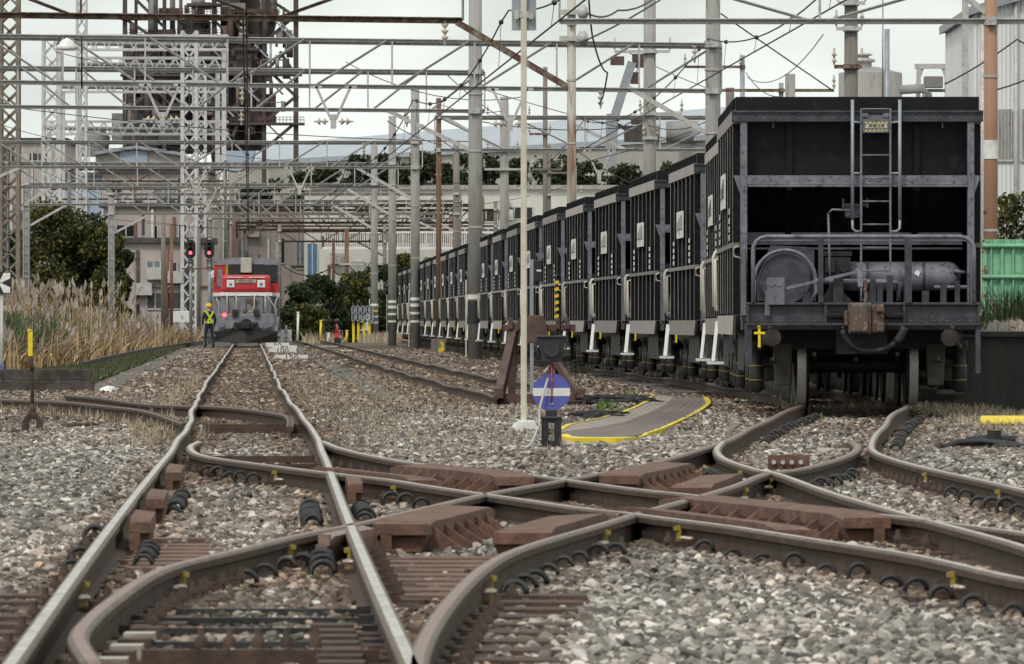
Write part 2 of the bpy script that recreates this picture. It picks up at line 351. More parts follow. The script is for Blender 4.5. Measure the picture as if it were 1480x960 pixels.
def build_rail(key, head, parent, ph, amp=.010):
    mb = MB(); pl = RP[key]; n = len(PROF); rings = []
    for i, p in enumerate(pl):
        d = (pl[min(i+1, len(pl)-1)]-pl[max(i-1, 0)]).normalized(); x = Vector((d.y, -d.x))
        if d.y < 0 and abs(d.y) > abs(d.x)*3: pass
        a = amp*max(.0, min(1, 1-max(0, p.y-160)/150))
        z0 = dz(p.x, p.y)+wob(p.y, ph, a); lx = wob(p.y*1.1, ph+2, a*.8)
        rings.append([Vector((p.x+x.x*u+lx, p.y+x.y*u, z+z0)) for u, z in PROF])
    vs = [v for r in rings for v in r]; fs = []; ms = []
    for i in range(len(rings)-1):
        for j in range(n):
            fs.append((i*n+j, i*n+(j+1) % n, (i+1)*n+(j+1) % n, (i+1)*n+j)); ms.append(1 if j in (8, ) else 2 if j in (6, 7, 9, 10) else 0)
    fs += [tuple(range(n)), tuple(range((len(rings)-1)*n, len(rings)*n))]; ms += [0, 0]
    mb.add(vs, fs); mb.m = ms
    mb.sm = [True if m_ else False for m_ in ms]
    return mb.build('rail', [M['rail_web'], M[head], M['shoulder']], parent)

# ---- tracks
TR = {}
def track(key, label, rails, head):
    t = thing('railway_track', label, 'track'); TR[key] = t
    for i, r in enumerate(rails): build_rail(r, head, t, i*1.7+len(key))
    return t
track('A', 'main track with bright rail heads running straight to the red locomotive', ['AL', 'AR'], 'head')
track('C1', 'curved brown crossover track running from the main track towards the lower right edge', ['C1a', 'C1b'], 'head_brown')
track('C2', 'rusty crossover track bending from the lower left switch blade up to the black hopper wagons', ['C2a', 'C2b'], 'head_rust')
track('B', 'brown track leaving the wagon road past the yellow kerb marker to the right edge', ['BL', 'BR'], 'head_brown')
track('L', 'dark rusty side track branching left past the switch lever and timber stack', ['L1', 'L2'], 'rail_web')
track('D', 'rusty siding ending at the brown buffer stop', ['D1', 'D2'], 'rail_web')

# sleepers
def sleeper(tk, c, dirv, L, wdt=.2, m='steel_sleeper', top=.0):
    mb = MB(); x = Vector((dirv.y, -dirv.x, 0))
    mb.box((0, 0, 0), (L, wdt, .12), Matrix((x, dirv, Vector((0, 0, 1)))).transposed())
    o = mb.build('sleeper', M[m], TR[tk]); o.location = (c[0], c[1], top-.06); return o
y = 20.2
while y < 56:
    sleeper('A', (A0(y), y), Vector((-.0379, 1, 0)).normalized(), 2.1, .22, top=.002+.02*random.random()); y += .62 if y < 34 else 1.2
# bared steel sleepers between main track and crossover
for i in range(9):
    yy = 26.6+i*.52; x0, x1 = rail_x('AR', yy)+.12, rail_x('C2b', yy)-.1
    if x1-x0 > .15: sleeper('C2', ((x0+x1)/2, yy), Vector((0, 1, 0)), x1-x0, .3, top=.03)
for i in range(7):
    yy = 29.4+i*.5; x0 = rail_x('AL', yy)+.1; sleeper('A', (x0+.22, yy), Vector((-.0379, 1, 0)).normalized(), .42, .3, top=.034)
for i in range(10):
    yy = 20.6+i*.62; x0 = rail_x('C2b', yy)+.06; sleeper('C2', (x0+.16, yy), Vector((0, 1, 0)), .34, .24, 'dark_rust', .045)
    x0 = rail_x('AL', yy)-.12; sleeper('A', (x0-.09, yy), Vector((0, 1, 0)), .26, .24, 'dark_rust', .045)
for yy in (41.5, 42.4, 36.6, 37.4, 34.2, 33.4):
    x0, x1 = rail_x('C2a', yy), rail_x('BR', max(38.2, yy)); sleeper('B', (max(x0, 1.2)+.9, yy), Vector((0.1, 1, 0)).normalized(), 2.6, .22, top=.02)
for yy in (47.5, 48.8, 54.5, 56):
    sleeper('A', (A0(yy)+.1, yy), Vector((0, 1, 0)), 1.9, .24, 'wood', .03)

# check rails beside the crossings
def check(key, y0, y1, o0, o1, tk, ribs, top=.168, mt='check'):
    mb = MB(); n = 12; s = 1 if o1 > 0 else -1; vs = []; fs = []
    for i in range(n+1):
        yy = y0+(y1-y0)*i/n; e = 1 if 0 < i < n else 0
        d = rail_dir(key, yy); x = Vector((d.y, -d.x, 0)); c = Vector((rail_x(key, yy), yy, 0))
        zt = top-(0 if e else .02)
        for u, z in ((o0, .02), (o0, zt), (o1, zt-.012), (o1, .10), (o1*.9, .02)): vs.append(c+x*u+Vector((0, 0, z+dz(c.x, yy))))
    for i in range(n):
        for j in range(5): fs.append((i*5+j, i*5+(j+1) % 5, i*5+5+(j+1) % 5, i*5+5+j))
    fs += [(0, 1, 2, 3, 4), tuple(range(n*5, n*5+5))]; mb.add(vs, fs)
    o = mb.build('check_rail', M[mt], TR[tk])
    if ribs:
        k = int((y1-y0)/.42)
        for i in range(k):
            yy = y0+.15+(y1-y0-.2)*i/k; d = rail_dir(key, yy); x = Vector((d.y, -d.x, 0)); c = Vector((rail_x(key, yy), yy, 0))
            a = c+x*o1*.98; b = c+x*(o1+s*.13)
            q = [a+Vector((0, 0, .02)), a+Vector((0, 0, top-.03)), b+Vector((0, 0, .04)), b+Vector((0, 0, .02))]
            MB().add(q+[v+d*.03 for v in q], [(0,1,2,3),(7,6,5,4),(0,4,5,1),(1,5,6,2),(2,6,7,3),(3,7,4,0)]).build('gusset', M[mt], o)
    # slotted end bracket
    yy = y0; d = rail_dir(key, yy); x = Vector((d.y, -d.x, 0)); c = Vector((rail_x(key, yy), yy, 0))
    e = MB(); Mx = Matrix((x, d, Vector((0, 0, 1)))).transposed()
    e.box(c+x*(o0+o1)*.5+Vector((0, -.03, .125)), (abs(o1-o0), .05, .05), Mx); e.box(c+x*(o0*.75+o1*.25)+Vector((0, -.03, .06)), (.05, .05, .09), Mx)
    e.build('end_bracket', M[mt], o)
check('C2a', 31.75, 34.6, .085, .34, 'C2', True)
check('C2b', 30.4, 33.0, -.085, -.34, 'C2', False)
check('C1a', 41.3, 44.6, -.085, -.30, 'C1', True)
check('C1b', 40.4, 43.6, .085, .27, 'C1', False)
check('C2a', 41.6, 45.2, .085, .32, 'C2', True)
check('C2b', 38.6, 41.6, -.085, -.32, 'C2', False)
check('C1a', 32.8, 36.6, -.085, -.30, 'C1', True)
check('C1b', 30.8, 34.3, .085, .27, 'C1', False)
check('AL', 32.0, 33.6, .075, .17, 'A', False)
check('AL', 36.2, 37.8, .075, .17, 'A', False)
check('AL', 42.5, 44.5, .075, .17, 'A', False)
check('AR', 39.5, 41.0, .075, .16, 'A', False)
check('C2b', 33.3, 34.8, -.078, -.128, 'C2', False, .149, 'head_rust')
check('C1b', 34.6, 36.6, .078, .128, 'C1', False, .149, 'head_rust')
check('C2a', 30.2, 31.6, .078, .128, 'C2', False, .149, 'head_rust')
# frog filler blocks
for k, yy, tk in (('C1b', 36.0, 'C1'), ('C1a', 38.6, 'C1'), ('C2b', 34.3, 'C2'), ('C1a', 35.6, 'C1')):
    mb = MB().lathe([(.07, .02), (.075, .03), (.075, .12), (.06, .13)], 14); o = mb.build('frog_block', M['black_steel'], TR[tk]); o.location = (rail_x(k, yy)+.1, yy, 0)

# coil clips, joint straps, chairs and bolts : parts of the tracks
ring = MB(); ring.tube([(.05*math.cos(a), .012*(a/PI-1), .05*math.sin(a)) for a in [2*PI*i/14*.96 for i in range(15)]], .012, 6)
ring_me = ring.build('coil_clip', M['rubber']); ring_src = ring_me.data; bpy.data.objects.remove(ring_me)
def coils(tk, key, y0, y1, off, step=.16, sc=1.0):
    yy = y0
    while yy < y1:
        d = rail_dir(key, yy); x = Vector((d.y, -d.x, 0)); c = Vector((rail_x(key, yy), yy, 0))+x*off
        o = bpy.data.objects.new('coil_clip', ring_src); COL.objects.link(o); o.parent = TR[tk]
        o.location = c+Vector((0, 0, .058*sc+dz(c.x, yy))); o.rotation_euler = (random.uniform(-.25, .25), 0, math.atan2(-d.x, d.y)+random.uniform(-.15, .15)); o.location.z -= random.random()*.03; q_ = sc*random.uniform(.8, 1.05); o.scale = (q_, q_, q_)
        yy += step*random.uniform(.9, 1.15)
coils('C1', 'C1b', 23.2, 31.8, -.115, .68, .9); coils('C2', 'C2b', 26.2, 31.4, .115, .72)
coils('A', 'AR', 35.2, 38.0, -.15, .15); coils('A', 'AR', 36.2, 37.8, .13, .15); coils('A', 'AR', 28.6, 30.2, -.15, .2)
coils('A', 'AL', 37.6, 41.0, .2, .2, .85); coils('A', 'AL', 29.6, 31.2, .18, .3, .85); coils('A', 'AL', 29, 33, -.11, 1.3)
coils('C2', 'C2a', 27.6, 30.6, .115, .62); coils('C1', 'C1b', 44.6, 46.8, -.115, .5); coils('C1', 'C1b', 38.6, 40.2, -.12, .5)
coils('B', 'BR', 36.5, 41.5, -.12, .75); coils('C2', 'C2b', 42.6, 46, .15, .4); coils('C2', 'C2a', 58, 71, .17, .3, .9); coils('B', 'BR', 56, 70, .17, .3, .9)
coils('B', 'BL', 43.5, 46, -.15, .4)
strap = MB(); strap.box((0, 0, .07), (.014, .04, .11)); strap.box((.008, 0, .112), (.026, .045, .018)); strap.box((.008, 0, .03), (.03, .045, .016))
so_ = strap.build('joint_strap', M['yellow_worn']); strap_src = so_.data; bpy.data.objects.remove(so_)
chm = MB(); chm.mi = 0; chm.box((0, 0, .02), (.2, .17, .03)); chm.box((-.03, 0, .045), (.07, .1, .03)); chm.lathe([(.024, .05), (.024, .07), (.013, .075), (.013, .10)], 6)
cho = chm.build('rail_chair', M['dark_rust']); ch_src = cho.data; bpy.data.objects.remove(cho)
nut = MB(); nut.lathe([(.012, 0), (.012, .03), (.007, .033), (.007, .042)], 6, ax='X')
nu = nut.build('fishplate_bolt', M['head_brown']); nu_src = nu.data; bpy.data.objects.remove(nu)
def put(name, src, tk, key, yy, off, z=0, flip=False):
    d = rail_dir(key, yy); x = Vector((d.y, -d.x, 0)); c = Vector((rail_x(key, yy), yy, 0))+x*off
    o = bpy.data.objects.new(name, src); COL.objects.link(o); o.parent = TR[tk]; o.location = c+Vector((0, 0, z+dz(c.x, yy)))
    o.rotation_euler = (0, 0, math.atan2(-d.x, d.y)+(PI if flip else 0))
for tk, key, yy, s in (('C2', 'C2b', 26.0, 1), ('C2', 'C2b', 31.6, 1), ('C2', 'C2b', 39.6, 1), ('C1', 'C1b', 32.3, -1), ('C1', 'C1b', 26.4, -1), ('C1', 'C1b', 40.2, -1),
                       ('C2', 'C2a', 29.6, 1), ('C2', 'C2a', 26.4, 1), ('A', 'AL', 25.4, 1), ('A', 'AR', 29.2, -1), ('A', 'AR', 30.8, -1), ('C2', 'C2b', 42.2, 1),
                       ('C2', 'C2a', 45.4, 1), ('B', 'BL', 44.2, -1), ('B', 'BR', 39.2, -1), ('B', 'BR', 43.6, -1), ('C1', 'C1b', 44.2, -1), ('C1', 'C1a', 29.4, -1)):
    put('joint_strap', strap_src, tk, key, yy, .035*s, 0, s < 0); put('fishplate_bolt', nu_src, tk, key, yy-.22, .02*s, .07, s < 0); put('fishplate_bolt', nu_src, tk, key, yy-.12, .02*s, .07, s < 0); put('rail_chair', ch_src, tk, key, yy-.15, .12*s, 0, s < 0)
for key, tk, y0, y1, s, st in (('BR', 'B', 41.8, 46.2, -1, .42), ('C2b', 'C2', 20.5, 25, 1, .6), ('C1b', 'C1', 46, 50, -1, .7), ('C1a', 'C1', 45, 52, -1, .8), ('AL', 'A', 20.5, 33, -1, 1.24), ('AR', 'A', 26, 35, 1, .8), ('C1a', 'C1', 29.5, 33, -1, .6), ('L1', 'L', 66, 76, 1, .9), ('C2a', 'C2', 23.5, 28, 1, .5)):
    yy = y0
    while yy < y1: put('rail_chair', ch_src, tk, key, yy, .11*s, 0, s < 0); yy += st
# dark stretcher bars of the near switch and of the far switch
for i, (py, x0, x1) in enumerate(((884, 235, 535), (897, 210, 540), (912, 195, 545), (932, 200, 548))):
    mb = MB(); a, b = G(x0, py, .035), G(x1, py, .035); mb.bar(a, b, .03, .022)
    for q in (a, b): mb.box(q+Vector((0, 0, .0)), (.10, .05, .04))
    mb.build('stretcher_bar', M['black_steel'], TR['C2'])
pl_ = MB(); a, b = G(205, 951, .06), G(548, 951, .06); pl_.bar(a, b, .05, .05)
for i in range(5): pl_.lathe([(.02, .03), (.02, .06), (.011, .065), (.011, .09)], 6, a+(b-a)*(.25+.12*i))
pl_.build('gauge_plate', M['dark_rust'], TR['C2'])
for py in (617, 622, 664, 676):
    mb = MB(); mb.bar(G(295, py, .06), G(455, py, .06), .06, .05); mb.build('stretcher_bar', M['dark_rust'], TR['A'])
mb = MB(); mb.bar(G(1110, 668, .1), G(1170, 668, .1), .05, .1); mb.build('stretcher_bar', M['check'], TR['B'])
for px in (1118, 1131, 1144, 1157): MB().lathe([(.016, -.03), (.016, .03)], 8, G(px, 668, .1)-Vector((0, .03, 0)), 'Y').build('bolt', M['galv'], TR['B'])
# stepped slide chairs beside the near blade
for i in range(9):
    yy = 19.6+i*.42; mb = MB(); x = rail_x('C2a', max(yy, 22.1)); mb.box((x+.12, yy, .045), (.10, .16, .04)); mb.box((x+.09, yy, .025), (.2, .18, .02)); mb.build('slide_chair', M['head_brown'] if i % 2 else M['dark_rust'], TR['C2'])
    mb = MB(); x = rail_x('AR', yy); mb.box((x-.17, yy, .05), (.14, .2, .05)); mb.box((x-.09, yy, .03), (.22, .2, .03)); mb.build('slide_chair', M['dark_rust'], TR['A'])

# ------------------------------------------------------------------ ground
def ground_mat():
    m = bpy.data.materials.new('gravel_ground'); m.use_nodes = True; t = m.node_tree; n = t.nodes; b = n['Principled BSDF']; b.inputs['Roughness'].default_value = .95
    g = n.new('ShaderNodeNewGeometry'); v = n.new('ShaderNodeTexVoronoi'); v.inputs['Scale'].default_value = 11; t.links.new(g.outputs['Position'], v.inputs['Vector'])
    z = n.new('ShaderNodeTexNoise'); z.inputs['Scale'].default_value = .35; z.inputs['Detail'].default_value = 6; t.links.new(g.outputs['Position'], z.inputs['Vector'])
    r = n.new('ShaderNodeValToRGB'); r.color_ramp.elements[0].color = (.03, .024, .02, 1); r.color_ramp.elements[1].color = (.21, .18, .155, 1)
    t.links.new(v.outputs['Color'], r.inputs['Fac'])
    r2 = n.new('ShaderNodeValToRGB'); r2.color_ramp.elements[0].color = (.55, .47, .41, 1); r2.color_ramp.elements[1].color = (1, .97, .93, 1)
    r2.color_ramp.elements[0].position = .35; r2.color_ramp.elements[1].position = .62
    t.links.new(z.outputs['Fac'], r2.inputs['Fac'])
    mm = n.new('ShaderNodeMix'); mm.data_type = 'RGBA'; mm.blend_type = 'MULTIPLY'; mm.inputs['Factor'].default_value = 1
    t.links.new(r.outputs[0], mm.inputs['A']); t.links.new(r2.outputs[0], mm.inputs['B']); t.links.new(mm.outputs['Result'], b.inputs['Base Color'])
    bp = n.new('ShaderNodeBump'); bp.inputs['Strength'].default_value = 1; bp.inputs['Distance'].default_value = .06; bp.invert = True
    t.links.new(v.outputs['Distance'], bp.inputs['Height']); t.links.new(bp.outputs[0], b.inputs['Normal'])
    return m
mb = MB(); xs = [-900, -120, -40]+[-24+i*1.5 for i in range(29)]+[40, 120, 900]; ys = [-40, 0, 10]+[14+i*2 for i in range(74)]+[200, 300, 500, 900, 2500]
vs = [(x, y, dz(x, y)-.015) for y in ys for x in xs]; nx = len(xs)
mb.add(vs, [(j*nx+i, j*nx+i+1, (j+1)*nx+i+1, (j+1)*nx+i) for j in range(len(ys)-1) for i in range(nx-1)])
tag(mb.build('ground', ground_mat()), kind='structure')

# flat strips on the ground
def strip(name, pts, wdt, m, label, cat, z=.02, th=.05):
    mb = MB()
    for a, b in zip(pts, pts[1:]): mb.bar((a[0], a[1], z), (b[0], b[1], z), wdt, th)
    return tag(mb.build(name, m), label, cat)
strip('cable_trough', [(A0(y)+2.05+.0*y, y) for y in (97, 112, 130, 160, 200, 300)], .45, M['trough'], 'grey cable trough lids sunk in gravel right of the main track', 'cable trough', .0)
strip('cable_trough', [(A0(y)-2.25, y) for y in (104, 120, 150, 190, 270)], .5, M['trough'], 'grey cable trough lids in gravel between grass and main track', 'cable trough', .0)
# timber walkway with yellow edges
wk = thing('timber_walkway', 'curved timber walkway with yellow painted edges beside the blue disc marker', 'walkway')
outer = [G(x, y, .05) for x, y in ((812, 629), (840, 634), (893, 634), (935, 626), (970, 613), (1005, 596), (1022, 583), (1018, 575))]
inner = [G(x, y, .05) for x, y in ((806, 622), (822, 614), (860, 606), (893, 598), (918, 588), (934, 580), (938, 574), (945, 571))]
mid = [(a*.45+b*.55) for a, b in zip(inner, outer)]
def ribbon(A, B, zt, zb):
    mb = MB(); n = len(A); vs = []
    for a, b in zip(A, B): vs += [(a.x, a.y, zt), (b.x, b.y, zt), (a.x, a.y, zb), (b.x, b.y, zb)]
    fs = []
    for i in range(n-1):
        k = i*4; fs += [(k, k+1, k+5, k+4), (k+2, k+6, k+7, k+3), (k, k+4, k+6, k+2), (k+1, k+3, k+7, k+5)]
    fs += [(0, 2, 3, 1), ((n-1)*4, (n-1)*4+1, (n-1)*4+3, (n-1)*4+2)]
    return mb.add(vs, fs)
dense = lambda L: [Vector((p.x, p.y, 0)) for p in [Vector((L[0].x, L[0].y))]+[Vector((a.x, a.y)).lerp(Vector((b.x, b.y)), u/4) for a, b in zip(L, L[1:]) for u in (1, 2, 3, 4)]]
di, do_ = dense(inner), dense(outer)
for k0, k1, nm in ((0, 4, 'wood_light'), (4, 10, 'wood_dark')):
    q = MB(); rg = random.Random(k0)
    for k in range(k0, k1):
        u0, u1 = k/10+.002, (k+1)/10-.002; r_ = ribbon([a.lerp(b, u0) for a, b in zip(di, do_)], [a.lerp(b, u1) for a, b in zip(di, do_)], .05+rg.uniform(-.0015, .0015), -.02); q.add(r_.v, r_.f)
    q.build('plank_deck', M[nm], wk)
def edge(L, wd, zt):
    rng = random.Random(3); A = []; B = []; pts = [p for p in smooth_line([(v.x, v.y) for v in L], .25)]
    for p in pts: A.append(Vector((p.x-.02+rng.uniform(-.015, .015), p.y-wd*rng.uniform(.7, 1.2), 0))); B.append(Vector((p.x+.05, p.y+wd*.6*rng.uniform(.6, 1.2), 0)))
    return ribbon(A, B, zt, -.02)
edge(outer, .34, .060).build('painted_edge', M['yellow'], wk); edge(inner, .34, .060).build('painted_edge', M['yellow'], wk)
strip('timber_walkway', [tuple(G(850, 542, 0)[:2]), tuple(G(940, 560, 0)[:2]), tuple(G(990, 572, 0)[:2])], .5, M['trough'], 'worn grey board path leading from the yellow edged walkway towards the wagons', 'walkway', .02)

# ------------------------------------------------------------------ ballast: crushed stones as one mass
stone_objs = []
def stone_mat():
    m = bpy.data.materials.new('ballast_stone'); m.use_nodes = True; t = m.node_tree; n = t.nodes; b = n['Principled BSDF']; b.inputs['Roughness'].default_value = .9
    a = n.new('ShaderNodeAttribute'); a.attribute_type = 'INSTANCER'; a.attribute_name = 'tint'
    tc = n.new('ShaderNodeTexCoord'); z = n.new('ShaderNodeTexNoise'); z.inputs['Scale'].default_value = 3; z.inputs['Detail'].default_value = 5; t.links.new(tc.outputs['Object'], z.inputs['Vector'])
    mr = n.new('ShaderNodeMapRange'); mr.inputs['To Min'].default_value = .6; mr.inputs['To Max'].default_value = 1.4; t.links.new(z.outputs['Fac'], mr.inputs['Value'])
    mm = n.new('ShaderNodeMix'); mm.data_type = 'RGBA'; mm.blend_type = 'MULTIPLY'; mm.inputs['Factor'].default_value = 1
    t.links.new(a.outputs['Color'], mm.inputs['A']); t.links.new(mr.outputs[0], mm.inputs['B']); t.links.new(mm.outputs['Result'], b.inputs['Base Color'])
    return m
STM = stone_mat()
for i in range(9):
    bm = bmesh.new()
    for k in range(15):
        v = Vector((random.gauss(0, 1), random.gauss(0, 1), random.gauss(0, 1))).normalized()*random.uniform(.75, 1)
        bm.verts.new((v.x*.5, v.y*.39, v.z*.30))
    r = bmesh.ops.convex_hull(bm, input=bm.verts)
    bmesh.ops.delete(bm, geom=[g for g in r['geom_interior'] if isinstance(g, bmesh.types.BMVert)], context='VERTS')
    me = bpy.data.meshes.new('stone'); bm.to_mesh(me); bm.free(); me.materials.append(STM)
    stone_objs.append(bpy.data.objects.new('ballast_stone', me))
def scatter(y0, y1, dens):
    area = .156*(y1*y1-y0*y0)/2+ .6*(y1-y0); n = int(area*dens)
    u = np.random.rand(n); y = np.sqrt(y0*y0+u*(y1*y1-y0*y0)); x = (np.random.rand(n)-.5)*(.156*y+.6); return x, y
XS = []; YS = []; SC = []
for y0, y1, d, s in ((17, 40, 1600, 1.0), (40, 65, 950, 1.08), (65, 100, 360, 1.2), (100, 150, 110, 1.65), (150, 260, 30, 2.2)):
    x, y = scatter(y0, y1, d); XS.append(x); YS.append(y); SC.append(np.full(len(x), s))
X = np.concatenate(XS); Y = np.concatenate(YS); SCL = np.concatenate(SC)
keep = np.ones(len(X), bool)
for k in RX:
    rx = np.interp(Y, RX[k][:, 0], RX[k][:, 1], left=1e3, right=1e3); keep &= np.abs(X-rx) > .062
def vnoise(x, y, s):
    out = np.zeros(len(x))
    for i, (a, b, c) in enumerate(((1, .31, 0), (.53, -.9, 1.7), (-.77, .61, 3.1), (1.7, 1.1, .4), (-1.3, 2.1, 2.2))):
        out += np.sin((x*a+y*b*.6)*s+c+1.3*np.sin((y*a*.5-x*b)*s*.7+c*2))/(1+i*.3)
    return out/3
# bare places: grass strip, boards, under the wagons, bared sleepers, reeds, platform
ax = -.82-.0379*(Y-18.75)
thin = np.ones(len(X))
def band(cx, hw, y0, y1, p):
    global thin
    thin = np.where((np.abs(X-cx) < hw) & (Y > y0) & (Y < y1), p, thin)
band(ax+2.05, .3, 96, 300, .2); band(ax-2.25, .3, 103, 270, .15); band(ax-3.2, .75, 112, 300, .02); band(ax-4.8, 1.0, 150, 300, .05)
thin = np.where((X < ax-6) & (Y > 105), .05, thin); thin = np.where((X > 5.0) & (Y > 77), 0, thin)
bx0 = np.interp(Y, RX['AR'][:, 0], RX['AR'][:, 1]); bx1 = np.interp(Y, RX['C2b'][:, 0], RX['C2b'][:, 1])
thin = np.where((X > bx0+.1) & (X < bx1-.05) & (Y > 26.4) & (Y < 31.2), .05, thin)
for kk, yy0, yy1, o0, o1 in (('C2a', 31.75, 34.6, .05, .36), ('C2b', 30.4, 33, -.36, -.05), ('C1a', 41.3, 44.6, -.36, -.05), ('C1b', 40.4, 43.6, .05, .3), ('C2a', 41.6, 45.2, .05, .36), ('C2b', 38.6, 41.6, -.36, -.05), ('C1a', 32.8, 36.6, -.36, -.05), ('C1b', 30.8, 34.3, .05, .3), ('AL', 29.3, 34, .05, .45)):
    q = X-np.interp(Y, RX[kk][:, 0], RX[kk][:, 1]); thin = np.where((q > o0) & (q < o1) & (Y > yy0) & (Y < yy1), .02, thin)
wkpoly = [(v.x, v.y) for v in inner]+[(v.x, v.y) for v in outer[::-1]]
def inpoly(x, y, poly):
    r = np.zeros(len(x), bool); j = len(poly)-1
    for i in range(len(poly)):
        (xi, yi), (xj, yj) = poly[i], poly[j]
        r ^= ((yi > y) != (yj > y)) & (x < (xj-xi)*(y-yi)/(yj-yi+1e-9)+xi); j = i
    return r
for ox, oy in ((0, 0), (.13, 0), (-.13, 0), (0, .7), (0, -.7), (.1, -.5), (-.1, .5)): thin = np.where(inpoly(X+ox, Y+oy, wkpoly), 0.0, thin)
# thinner where sleepers show in the foreground four-foot
ph = np.mod(Y-20.2, .62); thin = np.where((Y < 34) & (np.abs(X-ax) < .45) & (ph < .2), thin*.35, thin)
keep &= np.random.rand(len(X)) < thin
X, Y, SCL = X[keep], Y[keep], SCL[keep]; n = len(X); ax = ax[keep]
rnd = np.random.rand(n); size = np.clip(np.random.lognormal(math.log(.036), .40, n), .016, .078)*SCL
brown = np.clip((Y-52)/45, 0, 1)*.8+.42*vnoise(X, Y, .9)+np.where((np.abs(X-ax) < .5), .18, 0)+np.where(X > 3.5, .25, 0)
for k in RX:
    rx = np.interp(Y, RX[k][:, 0], RX[k][:, 1], left=1e3, right=1e3); brown += .75*np.exp(-((X-rx)/.30)**2)
brown = np.clip(brown+np.random.normal(0, .22, n), 0, 1)[:, None]
grey = np.array([[.32, .29, .26]]); br = np.array([[.215, .152, .11]])
col = (grey*(1-brown)+br*brown)*(np.clip(np.random.lognormal(-.47, .62, n), .06, 1.9)[:, None])
col *= np.clip(1+.28*vnoise(X, Y*.35, 1.7), .55, 1.25)[:, None]; pale = rnd > .985; col[pale] = col[pale]*.4+np.array([.42, .41, .39]); dark = rnd < .06; col[dark] *= .35
col = np.clip(col*1.08, .015, .85)
zz = np.array([dz(a, b) for a, b in zip(X, Y)]) if False else .06*np.exp(-((Y-73)/12)**2)/(1+np.exp(-(X-1.2)*4))*(X > 0)
Z = zz+np.random.uniform(-.012, .022, n)+.012*vnoise(X, Y, 2.1)
me = bpy.data.meshes.new('ballast'); me.vertices.add(n); me.vertices.foreach_set('co', np.stack([X, Y, Z], 1).astype(np.float32).ravel())
def attr(nm, ty, dat, f='vector'):
    a = me.attributes.new(nm, ty, 'POINT'); a.data.foreach_set(f, dat.astype(np.float32).ravel() if f != 'value' or ty != 'INT' else dat.astype(np.int32))
attr('rot', 'FLOAT_VECTOR', np.stack([np.random.normal(0, .45, n), np.random.normal(0, .45, n), np.random.rand(n)*2*PI], 1))
sc3 = size[:, None]*np.random.uniform(.8, 1.25, (n, 3)); attr('scl', 'FLOAT_VECTOR', sc3*np.array([[1.15, 1.15, 1.2]]))
attr('tint', 'FLOAT_COLOR', np.concatenate([col, np.ones((n, 1))], 1), 'color'); attr('pick', 'INT', np.random.randint(0, 9, n), 'value')
bo = bpy.data.objects.new('ballast', me); COL.objects.link(bo); tag(bo, kind='stuff')
ng = bpy.data.node_groups.new('ballast_nodes', 'GeometryNodeTree')
ng.interface.new_socket('Geometry', in_out='INPUT', socket_type='NodeSocketGeometry'); ng.interface.new_socket('Geometry', in_out='OUTPUT', socket_type='NodeSocketGeometry')
gi = ng.nodes.new('NodeGroupInput'); go = ng.nodes.new('NodeGroupOutput'); ip = ng.nodes.new('GeometryNodeInstanceOnPoints'); jn = ng.nodes.new('GeometryNodeJoinGeometry')
for o in reversed(stone_objs):
    oi = ng.nodes.new('GeometryNodeObjectInfo'); oi.inputs['Object'].default_value = o; oi.inputs['As Instance'].default_value = True
    ng.links.new(oi.outputs['Geometry'], jn.inputs[0])
def named(nm, ty):
    a = ng.nodes.new('GeometryNodeInputNamedAttribute'); a.data_type = ty; a.inputs['Name'].default_value = nm
    return [q for q in a.outputs if q.enabled and q.name == 'Attribute'][0]
ng.links.new(gi.outputs[0], ip.inputs['Points']); ng.links.new(jn.outputs[0], ip.inputs['Instance']); ip.inputs['Pick Instance'].default_value = True
ng.links.new(named('pick', 'INT'), ip.inputs['Instance Index']); ng.links.new(named('rot', 'FLOAT_VECTOR'), ip.inputs['Rotation']); ng.links.new(named('scl', 'FLOAT_VECTOR'), ip.inputs['Scale'])
ng.links.new(ip.outputs[0], go.inputs[0])
mo = bo.modifiers.new('stones', 'NODES'); mo.node_group = ng

# ------------------------------------------------------------------ blades: reeds, grass
def blades(name, pts, h, wd, m, label=None, cat=None, lean=.5, parent=None, kind='stuff', plume=None, seg=3):
    """thin leaning blades; pts (x, y, z0)"""
    vs = []; fs = []; mi = []; rg = random.Random(len(pts))
    for (x, y, z0) in pts:
        a = rg.uniform(0, 2*PI); H = h*rg.uniform(.55, 1.15); le = lean*H*rg.random()**1.5; W = wd*rg.uniform(.6, 1.3); b = rg.uniform(-.9, .9)
        dx, dy = math.cos(a)*le, math.sin(a)*le; tx, ty = math.cos(b)*W/2, math.sin(b)*W/2; o = len(vs)
        for i in range(seg+1):
            t = i/seg; k = (1-t*.85); c = (x+dx*t*t, y+dy*t*t, z0+H*(t-.25*t*t*le/H))
            vs += [(c[0]-tx*k, c[1]-ty*k, c[2]), (c[0]+tx*k, c[1]+ty*k, c[2])]
        for i in range(seg): fs.append((o+2*i, o+2*i+1, o+2*i+3, o+2*i+2)); mi.append(0)
        if plume and rg.random() < plume:
            o = len(vs); cx, cy, cz = x+dx, y+dy, z0+H*(.75+.25*(1-le/H)); pw = W*1.9
            for i in range(4):
                t = i/3; k = (.3, 1, .8, .1)[i]; vs += [(cx+dx*.2*t-pw*k/2, cy, cz+.28*t-.05), (cx+dx*.2*t+pw*k/2, cy+.02, cz+.28*t-.05)]
            for i in range(3): fs.append((o+2*i, o+2*i+1, o+2*i+3, o+2*i+2)); mi.append(1)
    me = bpy.data.meshes.new(name); me.from_pydata(vs, [], fs)
    for q in (m if isinstance(m, list) else [m]): me.materials.append(q)
    me.polygons.foreach_set('material_index', mi); o = bpy.data.objects.new(name, me); COL.objects.link(o)
    if parent: o.parent = parent
    return tag(o, label, cat, kind=kind)
